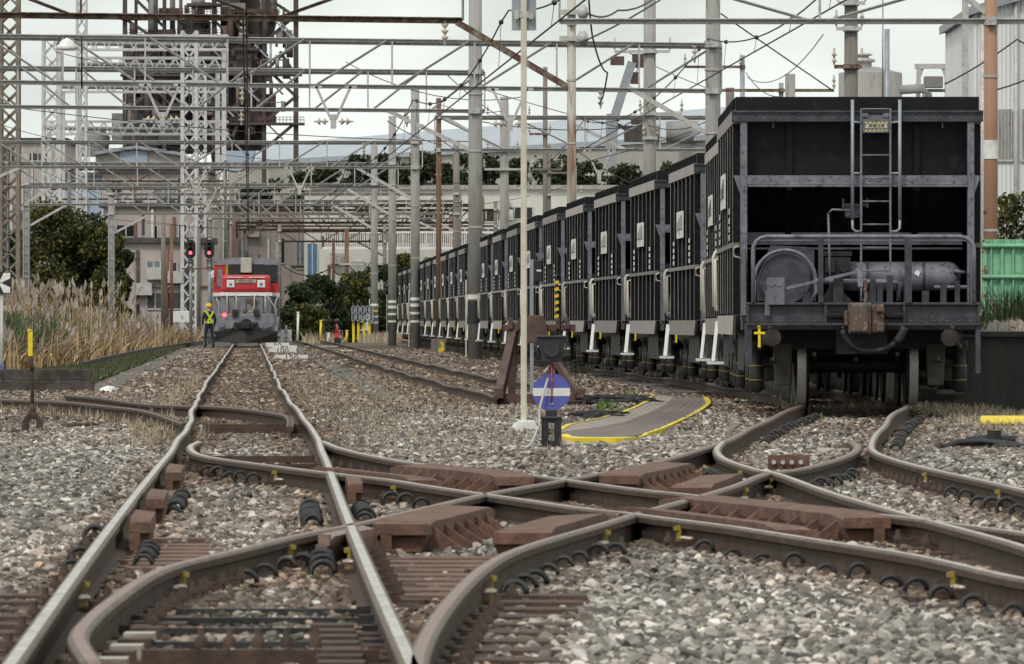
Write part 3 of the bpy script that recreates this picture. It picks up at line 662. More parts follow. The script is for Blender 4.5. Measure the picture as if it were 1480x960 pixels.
kerb_pts = [G(x, y) for x, y in ((118, 534), (150, 525), (200, 513), (250, 504), (292, 497.5))]
mbk = MB()
for a, b in zip(kerb_pts, kerb_pts[1:]): mbk.bar(a+Vector((0, 0, .06)), b+Vector((0, 0, .06)), .12, .2)
tag(mbk.build('kerb', M['wood']), 'dark timber edging between the green grass and the dry reeds', 'edging')
KX = np.array([[p.y, p.x] for p in kerb_pts])
def reed_pts(n, y0, y1, x_in, wdth):
    out = []; rg = random.Random(11)
    while len(out) < n:
        y = y0+(y1-y0)*rg.random()**1.2; xr = np.interp(y, KX[:, 0], KX[:, 1])-.25
        x = xr-x_in-rg.random()*wdth
        if abs(x/y) < .078: out.append((x, y, 0))
    return out
RD = [M['reed'], M['plume']]
blades('dry_reeds', reed_pts(9000, 125, 330, 0, 4), 0.85, .04, RD, lean=1.3, plume=.06)
blades('dry_reeds', reed_pts(7000, 150, 330, 2.2, 8), 1.2, .04, RD, lean=.85, plume=.22)
blades('dry_reeds', [(-14.6+random.uniform(-2.6, 1.6), 205+random.uniform(-25, 35), 0) for i in range(1100)], 2.0, .04, RD, lean=.5, plume=.6)
blades('green_weeds', [(-11.6+random.uniform(-1.6, .3)-abs(random.gauss(0, .4)), 160+random.uniform(-8, 14), 0) for i in range(1500)], 1.25, .07, M['grass'], lean=.6)
blades('green_weeds', reed_pts(900, 150, 300, 1, 5), 1.35, .10, M['grass'], lean=.6)
blades('green_weeds', [(-10.9+random.uniform(-1.3, .6), 150+random.uniform(-6, 8), 0) for i in range(1800)], .95, .07, M['grass'], lean=.8)
gpts = []
while len(gpts) < 26000:
    y = random.uniform(108, 290); x = A0(y)-2.5-random.random()**1.2*min(2.2, (y-100)/22+.5)
    if np.interp(y, KX[:, 0], KX[:, 1])+.2 < x or y < 155: gpts.append((x, y, 0))
blades('grass', gpts, .12, .05, M['grass'], lean=.8, seg=2)
dp = []
for i in range(2400):
    y = random.uniform(56, 130); x = random.choice([A0(y)+.75+abs(random.gauss(0, .5)), A0(y)+1.2+random.random()*1.6, A0(y)-.75-abs(random.gauss(0, .25))])
    dp.append((x, y, 0))
for i in range(700): y = random.uniform(60, 86); dp.append((rail_x('L1', min(y, 83))-random.uniform(-.3, .3), y-.6+random.gauss(0, .4), 0))
for i in range(2600): y = random.uniform(64, 82); dp.append((random.uniform(4.4, 5.5), y, .03))
for i in range(500): y = random.uniform(73, 80); dp.append((random.uniform(3.1, 4.1), y, .05))
blades('dry_grass', dp, .13, .014, M['drygrass'], lean=1.2, seg=2)
fp = [(random.uniform(-7.5, -2), random.uniform(335, 350), 0) for i in range(1300)]+[(random.uniform(-10, -8.4), random.uniform(325, 350), 0) for i in range(300)]
blades('dry_grass', fp, .55, .05, M['drygrass'], lean=.8, seg=2)

# ------------------------------------------------------------------ trees
def leafmesh(name, blobs, nleaf, ls, m, seed):
    rg = np.random.RandomState(seed); V = []; tot = sum(b[3]**2 for b in blobs)
    for cx, cy, cz, r, sq in blobs:
        k = int(nleaf*r*r/tot); d = rg.normal(size=(k, 3)); d /= np.linalg.norm(d, axis=1)[:, None]
        rad = r*(1-.5*rg.rand(k)**2)*(1+.18*rg.normal(size=k)); c = np.array([cx, cy, cz])+d*rad[:, None]*np.array([1, 1, sq])
        a = rg.normal(size=(k, 3)); a /= np.linalg.norm(a, axis=1)[:, None]; b = np.cross(a, rg.normal(size=(k, 3))); b /= np.linalg.norm(b, axis=1)[:, None]
        s = ls*rg.uniform(.6, 1.4, k)[:, None]
        V.append(np.stack([c-a*s*.5, c+b*s*.28, c+a*s*.5, c-b*s*.28], 1))
    V = np.concatenate(V).reshape(-1, 3); n = len(V)//4
    me = bpy.data.meshes.new(name); me.from_pydata(V.tolist(), [], np.arange(n*4).reshape(-1, 4).tolist()); me.materials.append(m)
    return me
def tree(name, label, cat, loc, h, wd, m, seed, nleaf=5000, ls=.3, group=None, low=.25, nb=16, depth=None):
    rg = random.Random(seed); t = thing(name, label, cat, loc, 0, group); dep = depth or wd
    tr = MB(); tr.tube([(0, 0, 0), (rg.uniform(-.1, .1), 0, h*.3), (rg.uniform(-.2, .2), 0, h*.7)], h*.022+.03, 8, h*.008); blobs = []
    for i in range(nb):
        z = h*(low+(1-low)*rg.random()); k = math.sin(PI*min(1, max(.12, (z/h-low*.5)/(1.12-low*.5))))**.6
        a = rg.uniform(0, 2*PI); q = rg.random()**.5*.72; x, y = wd/2*k*q*math.cos(a), dep/2*k*q*math.sin(a); r = rg.uniform(.13, .25)*min(wd, h*1.1)
        z = min(z, h-r*.8); blobs.append((x, y, z, r, rg.uniform(.65, .95)))
        if i % 3 == 0: tr.tube([(0, 0, h*.25), (x*.5, y*.5, z*.75), (x, y, z)], h*.01+.012, 6, .01)
    tr.build('trunk', M['bark'], t)
    o = bpy.data.objects.new('crown', leafmesh('crown', blobs, nleaf, ls, m, seed)); COL.objects.link(o); o.parent = t
    return t
# row of evergreens behind the reeds
for i, (px, py, Y, wpx, lab) in enumerate((
    (24, 330, 384, 84, 'dark evergreen tree at the left edge behind the square arrow sign'),
    (76, 292, 384, 104, 'tall olive evergreen tree behind the pampas reeds, tallest of its row'),
    (120, 306, 386, 96, 'dark round evergreen tree in the middle of the row behind the reeds'),
    (150, 326, 384, 80, 'olive evergreen tree just left of the banded ladder pole'),
    (176, 362, 388, 34, 'small dark evergreen tree against the pink building'))):
    tree('evergreen_tree', lab, 'tree', (XY(px, Y), Y, 0), ZY(py, Y), wpx*Y/F*1.15, M['leaf'] if i in (1, 3) else M['leaf_dark'], 40+i, 9000, .24, 'evergreen trees behind the reeds', .05, 26)
# bushes beyond the locomotive
for i, (px, py, Y, wpx, lab, mk) in enumerate((
    (428, 408, 345, 50, 'dark bush directly right of the locomotive', 'leaf_dark'), (470, 398, 350, 62, 'large dark green bush right of the blue door', 'leaf_dark'),
    (512, 394, 352, 60, 'green bush behind the blue grey racks', 'leaf'), (552, 384, 360, 46, 'tall bush between the striped concrete pillars', 'leaf_dark'),
    (585, 368, 365, 40, 'bush at the far end of the wagon train', 'leaf'), (446, 440, 338, 44, 'pale weedy shrub in front of the dark bushes', 'leaf'), (614, 372, 372, 30, 'leafy shrub top showing above the last wagons', 'leaf_lime'))):
    tree('bush', lab, 'bush', (XY(px, Y), Y, 0), ZY(py, Y), wpx*Y/F*1.2, M[mk], 60+i, 6000, .2, 'bushes beyond the locomotive', .02, 20)
# wood on the hill
far = [(215, 246, 640, 60), (385, 242, 620, 70), (440, 250, 600, 60), (478, 238, 610, 60), (520, 226, 600, 62), (562, 222, 590, 60), (612, 216, 600, 66), (655, 222, 590, 60), (700, 226, 600, 60), (742, 230, 610, 60), (800, 228, 600, 66), (850, 236, 590, 58), (905, 240, 610, 56), (968, 236, 620, 60)]
fl = ['beside the gable roofed shed', 'behind the white lattice mast', 'left of the far striped pillars', 'above the long white building', 'above the balustrade', 'behind the second striped pillar',
      'just left of the thin rusty pole', 'between rusty pole and thick pillar', 'just right of the thick banded pillar', 'behind the cream sign post', 'left of the peeling brown pole', 'right of the peeling brown pole', 'above the middle wagons', 'above the nearer wagons']
for i, (px, py, Y, wpx) in enumerate(far):
    tree('distant_tree', 'dark distant broadleaf tree '+fl[i], 'tree', (XY(px, Y), Y, 0), ZY(py, Y), wpx*Y/F*1.25, M['leaf_far'], 80+i, 4200, .5, 'trees below the long blue roof', .4, 20)
tree('leafy_tree', 'green leafy tree between white building and green fence', 'tree', (XY(1478, 120), 120, .9), 2.4, 1.3, M['leaf'], 99, 4500, .08, None, .02, 20)

# ------------------------------------------------------------------ overhead gantries
def insulator(mb, c, n=3, r=.07, s=1, axis='Z'):
    prof = [(.02, 0)]
    for i in range(n): prof += [(.025, .06+.13*i), (r, .07+.13*i), (r*.55, .12+.13*i), (.025, .15+.13*i)]
    prof += [(.02, .13*n+.1)]
    mb.lathe([(a, b*s) for a, b in prof], 10, c, axis)
def pole(r0, h, z0=0, n=14): return MB().tube([(0, 0, z0), (0, 0, h)], r0, n, r0*.86)
def gantry(label, Y, xl, xr, zb, zt, tilt, panel, mk, pillars=(), knees=(), hang=(), cen=None, tw=.11, group='overhead line gantries'):
    t = thing('overhead_gantry', label, 'gantry', ((xl+xr)/2, Y, 0), 0, group); cx = (xl+xr)/2
    f = lambda x: tilt*(cx-x)
    b = MB(); flat = MB.bar
    def ang(a, c, w_, h=None, up=Vector((0, 0, 1))):
        a, c = Vector(a), Vector(c); h = h or w_; d = (c-a).normalized(); nrm = Vector((-d.z, 0, d.x)) if abs(d.x) > .05 else Vector((1, 0, 0))
        if nrm.z < 0: nrm = -nrm
        flat(b, a, c, .022, h); flat(b, a+nrm*(h*.5-.012)+Vector((0, -h*.5, 0)), c+nrm*(h*.5-.012)+Vector((0, -h*.5, 0)), h if abs(d.z) < .95 else .022, .02 if abs(d.z) < .95 else h); return b
    b.bar = ang
    zA = lambda x: zb+f(x); zB = lambda x: zt+f(x)
    b.bar((xl-cx, 0, zA(xl)), (xr-cx, 0, zA(xr)), tw, tw); b.bar((xl-cx, 0, zB(xl)), (xr-cx, 0, zB(xr)), tw, tw*.85)
    b.bar((xl-cx, .12, zB(xl)-tw*.5), (xr-cx, .12, zB(xr)-tw*.5), .02, tw*.9)
    n = max(2, round((xr-xl)/panel)); st = (xr-xl)/n; mid_ = cen if cen is not None else cx
    for i in range(n+1):
        x = xl+i*st; b.bar((x-cx, 0, zA(x)), (x-cx, 0, zB(x)), tw*.62)
        if i < n:
            x2 = x+st
            if (x+x2)/2 < mid_: b.bar((x-cx+.12, -.03, zB(x)), (x2-cx-.12, -.03, zA(x2)), tw*.55)
            else: b.bar((x-cx+.12, -.03, zA(x)), (x2-cx-.12, -.03, zB(x2)), tw*.55)
    b.build('truss_beam', M[mk], t)
    for (x, h, r, pm, feat) in pillars:
        p = pole(r, h); po = p.build('pillar', M[pm], t, (x-cx, 0, 0))
        ba = MB()
        for zc in (zA(x), zB(x)):
            if zc < h: ba.lathe([(r*1.06, zc-.07), (r*1.06, zc+.07)], 14); ba.box((0, -r-.03, zc), (r*1.2, .12, .14))
        for zc in (h*.35, h*.55, h*.7): ba.lathe([(r*1.03, zc-.02), (r*1.03, zc+.02)], 14)
        ba.build('clamp', M['galv'], po)
        if feat:
            for nm, z0, z1, mm in feat:
                MB().lathe([(r*1.035, z0), (r*1.035, z1)], 18).build(nm, M[mm], po)
            MB().box((-r-.05, -.05, 1.15), (.035, .035, 2.1)).build('cable_conduit', M['cream'], po)
        if feat == []:
            l = MB()
            for s in (-.13, .13): l.bar((s, -r-.06, 1.2), (s, -r-.06, h*.85), .035)
            zz_ = 1.3
            while zz_ < h*.85: l.bar((-.13, -r-.06, zz_), (.13, -r-.06, zz_), .03); zz_ += .45
            l.build('ladder', M['galv_blue'], po)
    for (x0, z0, x1, z1) in knees: MB().bar((x0-cx, 0, z0), (x1-cx, 0, z1), tw*.85, tw).build('knee_brace', M[mk], t)
    for x in hang:
        z = zA(x); h = MB(); h.bar((x-cx-.42, -.05, z), (x-cx-.06, -.05, z-.8), .1, .06); h.bar((x-cx+.42, -.05, z), (x-cx+.06, -.05, z-.8), .1, .06)
        h.box((x-cx, -.05, z-.85), (.14, .07, .35)); h.box((x-cx-.42, -.05, z-.02), (.3, .1, .07)); h.box((x-cx+.42, -.05, z-.02), (.3, .1, .07))
        ho = h.build('hanger', M['galv'], t); 
        for s in (1, -1): q = MB(); insulator(q, (x-cx+s*.12, -.05, z-.85), 2, .1, s, 'X'); q.build('insulator', M['porcelain'], ho)
    return t
def ins_on(t, pts, s=1):
    for p in pts: mb = MB(); insulator(mb, Vector(p)-t.location, 3, .085, -s); mb.build('insulator', M['porcelain'], t)
BANDS = [('white_band', .95, 1.05, 'white'), ('white_band', 1.25, 1.34, 'white'), ('yellow_band', 1.55, 1.62, 'yellow'), ('white_band', 1.82, 1.94, 'white')]
B2 = [('white_band', 1.02, 1.1, 'white'), ('white_band', 1.33, 1.42, 'white'), ('white_band', 1.62, 1.74, 'white'), ('white_band', 1.86, 1.97, 'white')]
# nearest, rusty
Yg = 142; g1 = gantry('rusty truss gantry crossing the top of the view, nearest of the gantries', Yg, XY(-160, Yg), XY(668, Yg), ZY(25, Yg)-.0, ZY(25, Yg)+1.35, .012, 3.6, 'rust_beam',
    [(XY(826, Yg), 8.6, .10, 'rust_cream', None)], [(XY(660, Yg), ZY(32, Yg), XY(824, Yg), ZY(128, Yg))], (), XY(300, Yg), .13)
po = [c for c in g1.children if c.name.startswith('pillar')][0]
mb = MB(); cxx = g1.location.x
for zz_ in (ZY(18, Yg), ZY(56, Yg)):
    mb.box((0, -.12, zz_), (.5, .1, .1)); mb.lathe([(.05, .12), (.15, .16), (.16, .28), (.08, .34)], 14, (0, -.12, zz_), 'X')
mb.build('insulator', M['galv'], po)
lat = MB()
for i in range(7):
    z0 = i*.09; lat.bar((-.09, -.105, z0), (.09, -.105, z0+.09), .025); lat.bar((.09, -.105, z0), (-.09, -.105, z0+.09), .025)
lat.build('base_lattice', M['rust_cream'], po)
ins_on(g1, [P(643, 30, Yg), P(352, 25, Yg)])
Yg = 118; gantry('single brown gantry beam over the last wagon with thick brown pole', Yg, XY(808, Yg), XY(1560, Yg), ZY(31, Yg), ZY(31, Yg)+1.2, 0, 4.5, 'galv', [(XY(1432, Yg), 7.5, .125, 'orange_pole', [('white_band', ZY(230, Yg), ZY(203, Yg), 'white')])], [(XY(1390, Yg), ZY(-8, Yg), XY(1425, Yg), ZY(18, Yg))], (), None, .10)
Yg = 167; g2 = gantry('long pale truss gantry ending at the concrete pillar above the wagons', Yg, -18.8, XY(1042, Yg), ZY(123, Yg), ZY(56, Yg), .0125, 1.97, 'galv', [(4.85, 10.2, .2, 'concrete', None)], [(XY(908, Yg), ZY(126, Yg), XY(1036, Yg), ZY(201, Yg))], [XY(235, Yg), XY(482, Yg), XY(737, Yg)], XY(325, Yg))
ins_on(g2, [P(1004, 62, Yg), P(868, 128, Yg), P(350, 122, Yg)])
Yg = 189; g3 = gantry('pale truss gantry carried by the thick concrete pillar with a black band', Yg, -16.7, XY(700, Yg), ZY(157, Yg), ZY(100, Yg), .0095, 1.57, 'galv', [(XY(687, Yg), 10.4, .205, 'concrete', [('black_band', 1.0, 1.62, 'black'), ('white_band', 1.67, 1.8, 'white')]), (-16.8, 9.5, .19, 'concrete', [])], [(XY(560, Yg), ZY(160, Yg), XY(690, Yg), ZY(222, Yg))], [], XY(270, Yg))
ins_on(g3, [P(588, 158, Yg), P(349, 155, Yg)])
Yg = 263; g4 = gantry('pale truss gantry on the broadest striped pillar', Yg, -19.7, XY(610, Yg), ZY(242, Yg), ZY(205, Yg), .001, 1.75, 'galv', [(XY(600, Yg), ZY(128, Yg), .185, 'concrete', B2), (-19.9, 8.6, .2, 'concrete', [])], [(XY(516, Yg), ZY(243, Yg), XY(605, Yg), ZY(293, Yg)), (XY(29, Yg), ZY(242, Yg), -19.9, ZY(262, Yg))], [XY(433, Yg), XY(283, Yg)])
ins_on(g4, [P(526, 205, Yg), P(346, 243, Yg)])
Yg = 300; gantry('pale truss gantry on the middle striped pillar', Yg, XY(10, Yg), XY(575, Yg), ZY(271, Yg), ZY(236, Yg), .001, 1.8, 'galv', [(XY(567, Yg), ZY(168, Yg), .185, 'concrete', B2), (XY(7, Yg), ZY(200, Yg), .22, 'concrete', [])], [(XY(500, Yg), ZY(272, Yg), XY(570, Yg), ZY(314, Yg)), (XY(74, Yg), ZY(271, Yg), XY(7, Yg), ZY(312, Yg))], [XY(300, Yg)])
Yg = 346; gantry('pale truss gantry on the thinnest striped pillar with yellow bands', Yg, XY(38, Yg), XY(550, Yg), ZY(296, Yg), ZY(266, Yg), .001, 1.8, 'galv', [(XY(541, Yg), ZY(210, Yg), .19, 'concrete', BANDS), (XY(38, Yg), ZY(222, Yg), .2, 'concrete', [])], [(XY(482, Yg), ZY(297, Yg), XY(545, Yg), ZY(334, Yg)), (XY(95, Yg), ZY(297, Yg), XY(38, Yg), ZY(329, Yg))], [])
Yg = 374; gantry('pale truss gantry from the ladder pole beside the pink building', Yg, XY(161, Yg), XY(640, Yg), ZY(309, Yg), ZY(280, Yg), 0, 1.9, 'galv', [(XY(161, Yg), ZY(279, Yg), .2, 'concrete', []), (XY(660, Yg), ZY(205, Yg), .18, 'conc_dark', None)], [(XY(216, Yg), ZY(310, Yg), XY(161, Yg), ZY(339, Yg)), (XY(580, Yg), ZY(309, Yg), XY(657, Yg), ZY(345, Yg))], [])
Yg = 235; gantry('short gantry over the wagons from the thin rusty pole', Yg, XY(628, Yg), XY(1062, Yg), ZY(217, Yg), ZY(169, Yg), 0, 2.6, 'galv', [(XY(634, Yg), ZY(142, Yg), .1, 'rust_pole', None), (XY(1055, Yg), 9, .17, 'conc_dark', None)], [(XY(640, Yg), ZY(168, Yg), XY(720, Yg), ZY(214, Yg)), (XY(905, Yg), ZY(217, Yg), XY(830, Yg), ZY(180, Yg))], [XY(866, Yg)])
for Yg, y0, y1, xl, xr, lab in ((420, 322, 296, 330, 690, 'rusty gantry just above the locomotive roof'), (470, 332, 308, 310, 660, 'rusty gantry in front of the long white building'), (540, 343, 322, 350, 640, 'farthest small rusty gantry')):
    gantry(lab, Yg, XY(xl, Yg), XY(xr, Yg), ZY(y0, Yg), ZY(y1, Yg), 0, 1.5, 'rust_beam', [(XY(xl+5, Yg), ZY(y1-30, Yg), .16, 'conc_dark', None), (XY(xr-8, Yg), ZY(y1-10, Yg), .16, 'rust_pole', None)], [(XY(xl+60, Yg), ZY(y0, Yg), XY(xl+5, Yg), ZY(y0+30, Yg))], [], None, .16)
for i, (Yg, y0, y1, xl, xr, mk, lab) in enumerate(((395, 316, 290, 300, 668, 'galv', 'pale gantry just above the signals, reaching to the dark pole'), (445, 327, 303, 318, 720, 'rust_beam', 'rusty gantry whose right end stands behind the wagons'), (505, 338, 316, 336, 700, 'galv', 'pale low gantry before the balustrade'), (405, 262, 244, 96, 330, 'lattice_brown', 'brown pipe gantry at the left before the works building'), (440, 288, 272, 60, 320, 'lattice_brown', 'second brown pipe gantry at the left before the works building'), (430, 349, 333, 400, 560, 'rust_beam', 'low rusty gantry over the bushes'))):
    gantry(lab, Yg, XY(xl, Yg), XY(xr, Yg), ZY(y0, Yg), ZY(y1, Yg), 0, 1.3, mk, [(XY(xl+4, Yg), ZY(y1-14, Yg), .13, 'conc_dark', None), (XY(xr-4, Yg), ZY(y1-12, Yg), .13, 'conc_dark', None)], [(XY(xr-45, Yg), ZY(y0, Yg), XY(xr-4, Yg), ZY(y0+22, Yg))], [], None, .12)
# free poles
def lone_pole(label, px, ytop, Y, wpx, mk, ybase=None, arms=(), name='concrete_pole', group=None, sq=False):
    t = thing(name, label, 'pole', (XY(px, Y), Y, 0), 0, group); r = wpx*Y/F/2; h = ZY(ytop, Y)
    (MB().box((0, 0, h/2), (2*r, 2*r, h)) if sq else pole(r, h)).build('shaft', M[mk], t)
    for (pa, x0, x1, mk2) in arms:
        a = MB(); z = ZY(pa, Y); a.bar((XY(x0, Y)-XY(px, Y), -r-.04, z), (XY(x1, Y)-XY(px, Y), -r-.04, z), .08, .08); a.lathe([(r*1.07, z-.06), (r*1.07, z+.06)], 14)
        ao = a.build('cross_arm', M[mk2], t)
        for k in (x0, x1): q = MB(); insulator(q, (XY(k, Y)-XY(px, Y), -r-.04, z+.04), 2, .06); q.build('insulator', M['porcelain'], ao)
    return t
lone_pole('tall concrete pole rising behind the wagons with a steel bracket near its top', 939, -30, 195, 20, 'concrete', arms=((75, 888, 968, 'galv'), (165, 925, 985, 'galv'), (200, 930, 950, 'galv')))
lone_pole('brown stained concrete pole behind the end wagon, with curved pipe', 1230, -30, 150, 22, 'conc_dark', arms=((42, 1208, 1245, 'galv'), (5, 1210, 1250, 'galv'), (97, 1205, 1245, 'rust_beam')))
lone_pole('grey concrete pole behind the cream sign post', 729, 140, 270, 14, 'concrete', arms=((168, 705, 765, 'galv'), (218, 705, 748, 'galv'), (245, 700, 760, 'galv')))
lone_pole('dark brown pole with one rusty cross arm near the peeling pole', 788, 97, 262, 7.5, 'conc_dark', arms=((194, 765, 795, 'rust_beam'), (245, 770, 812, 'conc_dark')))
lone_pole('wide brown transformer pole above the wagon roofs', 791, 210, 280, 12, 'conc_dark', arms=((250, 780, 830, 'conc_dark'), (282, 760, 840, 'galv')))
lone_pole('thin brown pole between the rusty pole and the thick pillar', 658, 205, 400, 7, 'conc_dark')
lone_pole('short thick concrete post showing above the end wagon', 1142, 107, 180, 17, 'concrete'); lone_pole('thin concrete post showing above the end wagon, shorter of the pair', 1129, 120, 182, 8, 'concrete', arms=((131, 1040, 1205, 'rust_beam'),))
lone_pole('slim grey steel mast above the end wagon roof line', 1073, 80, 210, 8, 'galv_blue', arms=((97, 990, 1070, 'rust_beam'),), name='steel_mast')
lone_pole('slim white steel post beside the white clad building', 1395, -30, 160, 9, 'galv', name='steel_post', sq=True)
lone_pole('tall grey chimney pipe above the end wagon', 1282, 42, 330, 9, 'galv_blue', name='chimney_pipe')
lone_pole('brown pole left of the two red signals', 236, 310, 380, 7, 'conc_dark', name='wooden_pole'); lone_pole('rusty brown pole close behind the left signal', 248, 325, 385, 5, 'rust_pole', name='wooden_pole')
lone_pole('brown steel pole between the two red signals', 287, 330, 352, 6, 'conc_dark', name='steel_pole'); lone_pole('dark pole just left of the locomotive cab', 318, 330, 360, 7, 'conc_dark', name='wooden_pole')
lone_pole('brown pole behind the locomotive roof', 338, 310, 410, 7, 'rust_pole', name='wooden_pole'); lone_pole('brown pole in front of the cream wall with hanging cables', 501, 330, 400, 7, 'rust_pole', name='wooden_pole', arms=((382, 490, 525, 'galv'),))
lone_pole('white pole behind the locomotive', 325, 290, 430, 7, 'lattice_white', name='white_pole'); lone_pole('grey pole behind the wagons near the balustrade', 830, 240, 330, 8, 'concrete')
lone_pole('rusty pole beyond the bushes by the white building', 482, 345, 415, 5, 'rust_pole', name='wooden_pole')
rb = lone_pole('thin rusty pole set in a concrete block with a yellow paint mark', 634, 250, 234.2, 5, 'rust_pole', name='rusty_pole')
mb = MB(); mb.box((0, 0, .22), (.5, .5, .5)); mb.build('concrete_block', M['conc_dark'], rb, bevel=.02); mb = MB()
mb.prism([(-.02, .02), (.12, .0), (.2, .12), (.16, .36), (.05, .4), (.1, .2), (.0, .16)], .006, MXZ((0, -.257, 0))); mb.build('paint_mark', M['yellow'], rb)

# lattice masts
def lattice(label, px, y0, y1, Y, wpx, mk, n, name='lattice_mast', leg=.09):
    t = thing(name, label, 'mast', (XY(px, Y), Y, 0)); w2 = wpx*Y/F/2; h = ZY(y0, Y); l = MB()
    for sx in (-1, 1):
        for sy in (-1, 1): l.bar((sx*w2, sy*w2, 0), (sx*w2, sy*w2, h), leg)
    l.build('legs', M[mk], t); b = MB(); st = h/n
    for i in range(n):
        for sy in (-1, 1):
            b.bar((-w2, sy*w2, i*st), (w2, sy*w2, (i+1)*st), leg*.5); b.bar((w2, sy*w2, i*st), (-w2, sy*w2, (i+1)*st), leg*.5)
            b.bar((sy*w2, -w2, i*st), (sy*w2, w2, (i+1)*st), leg*.5)
    b.build('bracing', M[mk], t); return t
lattice('brown lattice mast at the left edge', 14, -40, 0, 300, 25, 'lattice_brown', 22, leg=.17)
lattice('white lattice mast with square plates left of the street lamp', 75, 55, 0, 420, 24, 'lattice_white', 18, leg=.17)
lattice('slim white lattice mast standing over the evergreen trees', 118, -40, 0, 400, 13, 'lattice_white', 26, leg=.13)
lattice('tall white lattice tower above the two red signals', 274, 45, 0, 400, 20, 'lattice_white', 18, leg=.2)
lattice('narrow white lattice tower behind the right red signal', 291, 95, 0, 430, 12, 'lattice_white', 20, leg=.15)
# white pipe bridges at the works
def pipe_bridge(label, Y, x0, x1, ya, yb, mk):
    t = thing('pipe_bridge', label, 'pipe bridge', (XY((x0+x1)/2, Y), Y, 0)); L = (x1-x0)*Y/F/2; za, zb = ZY(ya, Y), ZY(yb, Y); b = MB()
    for sy in (-.8, .8):
        b.bar((-L, sy, za), (L, sy, za), .13); b.bar((-L, sy, zb), (L, sy, zb), .13); n = max(4, int(L*2/.9))
        for i in range(n): x = -L+2*L*i/n; b.bar((x, sy, zb), (x+L/n, sy, za), .07); b.bar((x+L/n, sy, za), (x+2*L/n, sy, zb), .07)
    b.build('truss', M[mk], t); p = MB(); p.tube([(-L, 0, (za+zb)/2), (L, 0, zb+.25)], .14, 8); p.build('pipe', M['furnace_grey'], t)
    for x in (-L*.95, L*.95):
        s = MB(); s.bar((x, 0, 0), (x, 0, zb), .3); s.build('support', M[mk], t)
for i, (x0, x1, ya, yb, lab) in enumerate(((78, 330, 52, 72, 'topmost white pipe bridge before the furnace'), (110, 320, 84, 101, 'second white pipe bridge before the furnace'), (85, 320, 118, 133, 'third white pipe bridge before the furnace'), (65, 330, 176, 194, 'lowest white pipe bridge above the shed roof'))):
    pipe_bridge(lab, 470+i*4, x0, x1, ya, yb, 'lattice_white')
# lamp hanging on the near gantries
lp = thing('yard_lamp', 'white dome yard lamp hanging on the left of the pale gantry', 'lamp', P(97, 68, 165)); m_ = MB(); m_.lathe([(.03, .22), (.05, .2), (.14, .15), (.24, .02), (.26, -.06), (.22, -.06)], 16); m_.build('lamp_shade', M['white'], lp)
m_ = MB(); m_.tube([(-.2, 0, -.05), (-.2, 0, .24), (.0, 0, .26), (.35, 0, .26), (.35, 0, -1.0)], .02, 6); m_.build('bracket', M['black_steel'], lp)

# ------------------------------------------------------------------ overhead wires
def catenary(label, f, y0, y1, zc, zm, sup, group='overhead wires'):
    t = thing('overhead_wire', label, 'wire', (0, 0, 0), 0, group); r = .017; a = MB(); b = MB(); kn = MB(); n = 60; P1 = []; P2 = []
    for i in range(n+1):
        y = y0+(y1-y0)*i/n; j = max(0, max([k for k in range(len(sup)) if sup[k] <= y] or [0])); j = min(j, len(sup)-2); u = (y-sup[j])/(sup[j+1]-sup[j]); u = min(1, max(0, u))
        zmm = zm-.75*4*u*(1-u); P1.append((f(y), y, zc)); P2.append((f(y)+.05, y, zmm))
        if i % 3 == 1: b.bar(P1[-1], P2[-1], .012); kn.ball(P2[-1], .055, 6)
    a.tube(P1, r, 5); a.build('contact_wire', M['wire'], t); b.build('dropper', M['wire'], t); kn.build('clamp', M['wire'], t); a = MB(); a.tube(P2, r, 5); a.build('messenger_wire', M['wire'], t)
catenary('dark overhead wire strung above the main track towards the locomotive', A0, 110, 470, 5.9, 7.0, [90, 142, 189, 235, 263, 300, 346, 420, 480])
catenary('overhead wire above the siding left of the thick pillar', lambda y: -.05-.048*(y-133), 105, 300, 6.1, 7.15, [80, 135, 189, 263, 310])
catenary('overhead wire above the wagon train running to the upper right', lambda y: 6-.0335*(y-127), 95, 300, 6.9, 7.9, [70, 118, 167, 235, 310])
def cable(label, pts, r=.014, sag=.3, name='cable'):
    out = []
    for a, b in zip(pts, pts[1:]):
        for i in range(10): u = i/10; q = Vector(a).lerp(Vector(b), u); q.z -= sag*4*u*(1-u); out.append(q)
    out.append(Vector(pts[-1])); return tag(MB().tube(out, r, 5).build(name, M['wire']), label, 'cable')
cable('straight guy wire crossing from the brown pole down to the end wagon roof', [P(1042, 20, 165), P(1205, 132, 178)], .018, 0)
cable('thin wire from the brown pole top curving down leftwards', [P(1190, 50, 150), P(1080, 112, 208)], .012, .5)
cable('thin service wire dipping from the slim mast to the concrete post', [P(1078, 105, 209), P(1128, 140, 182)], .014, .2)
cable('looping feeder wire beside the peeling brown pole', [P(851, 0, 142), P(858, 60, 148), P(878, 105, 160), P(866, 150, 166)], .02, .15)
cable('short knotted wire at the top beside the peeling pole insulators', [P(850, 20, 141), P(893, 15, 150), P(950, -6, 158)], .022, .1)
cable('wire from the pole insulator up to the right edge of the sky', [P(838, 62, 141), P(960, -4, 150)], .02, .05)
cable('long feeder wire above the wagons joining two concrete pillars', [P(690, 175, 189), P(935, 180, 196), P(1030, 172, 168)], .014, .2)
cable('wire with insulator at the right edge of the white building', [P(1365, 122, 150), P(1470, 57, 150), P(1500, 65, 150)], .018, .05)
cable('low wire at the right edge below the insulator', [P(1440, 130, 150), P(1500, 108, 150)], .018, .02)
cable('black cable looping in front of the cream wall', [P(410, 385, 395), P(480, 386, 395), P(505, 384, 395), P(535, 380, 395)], .035, .5)
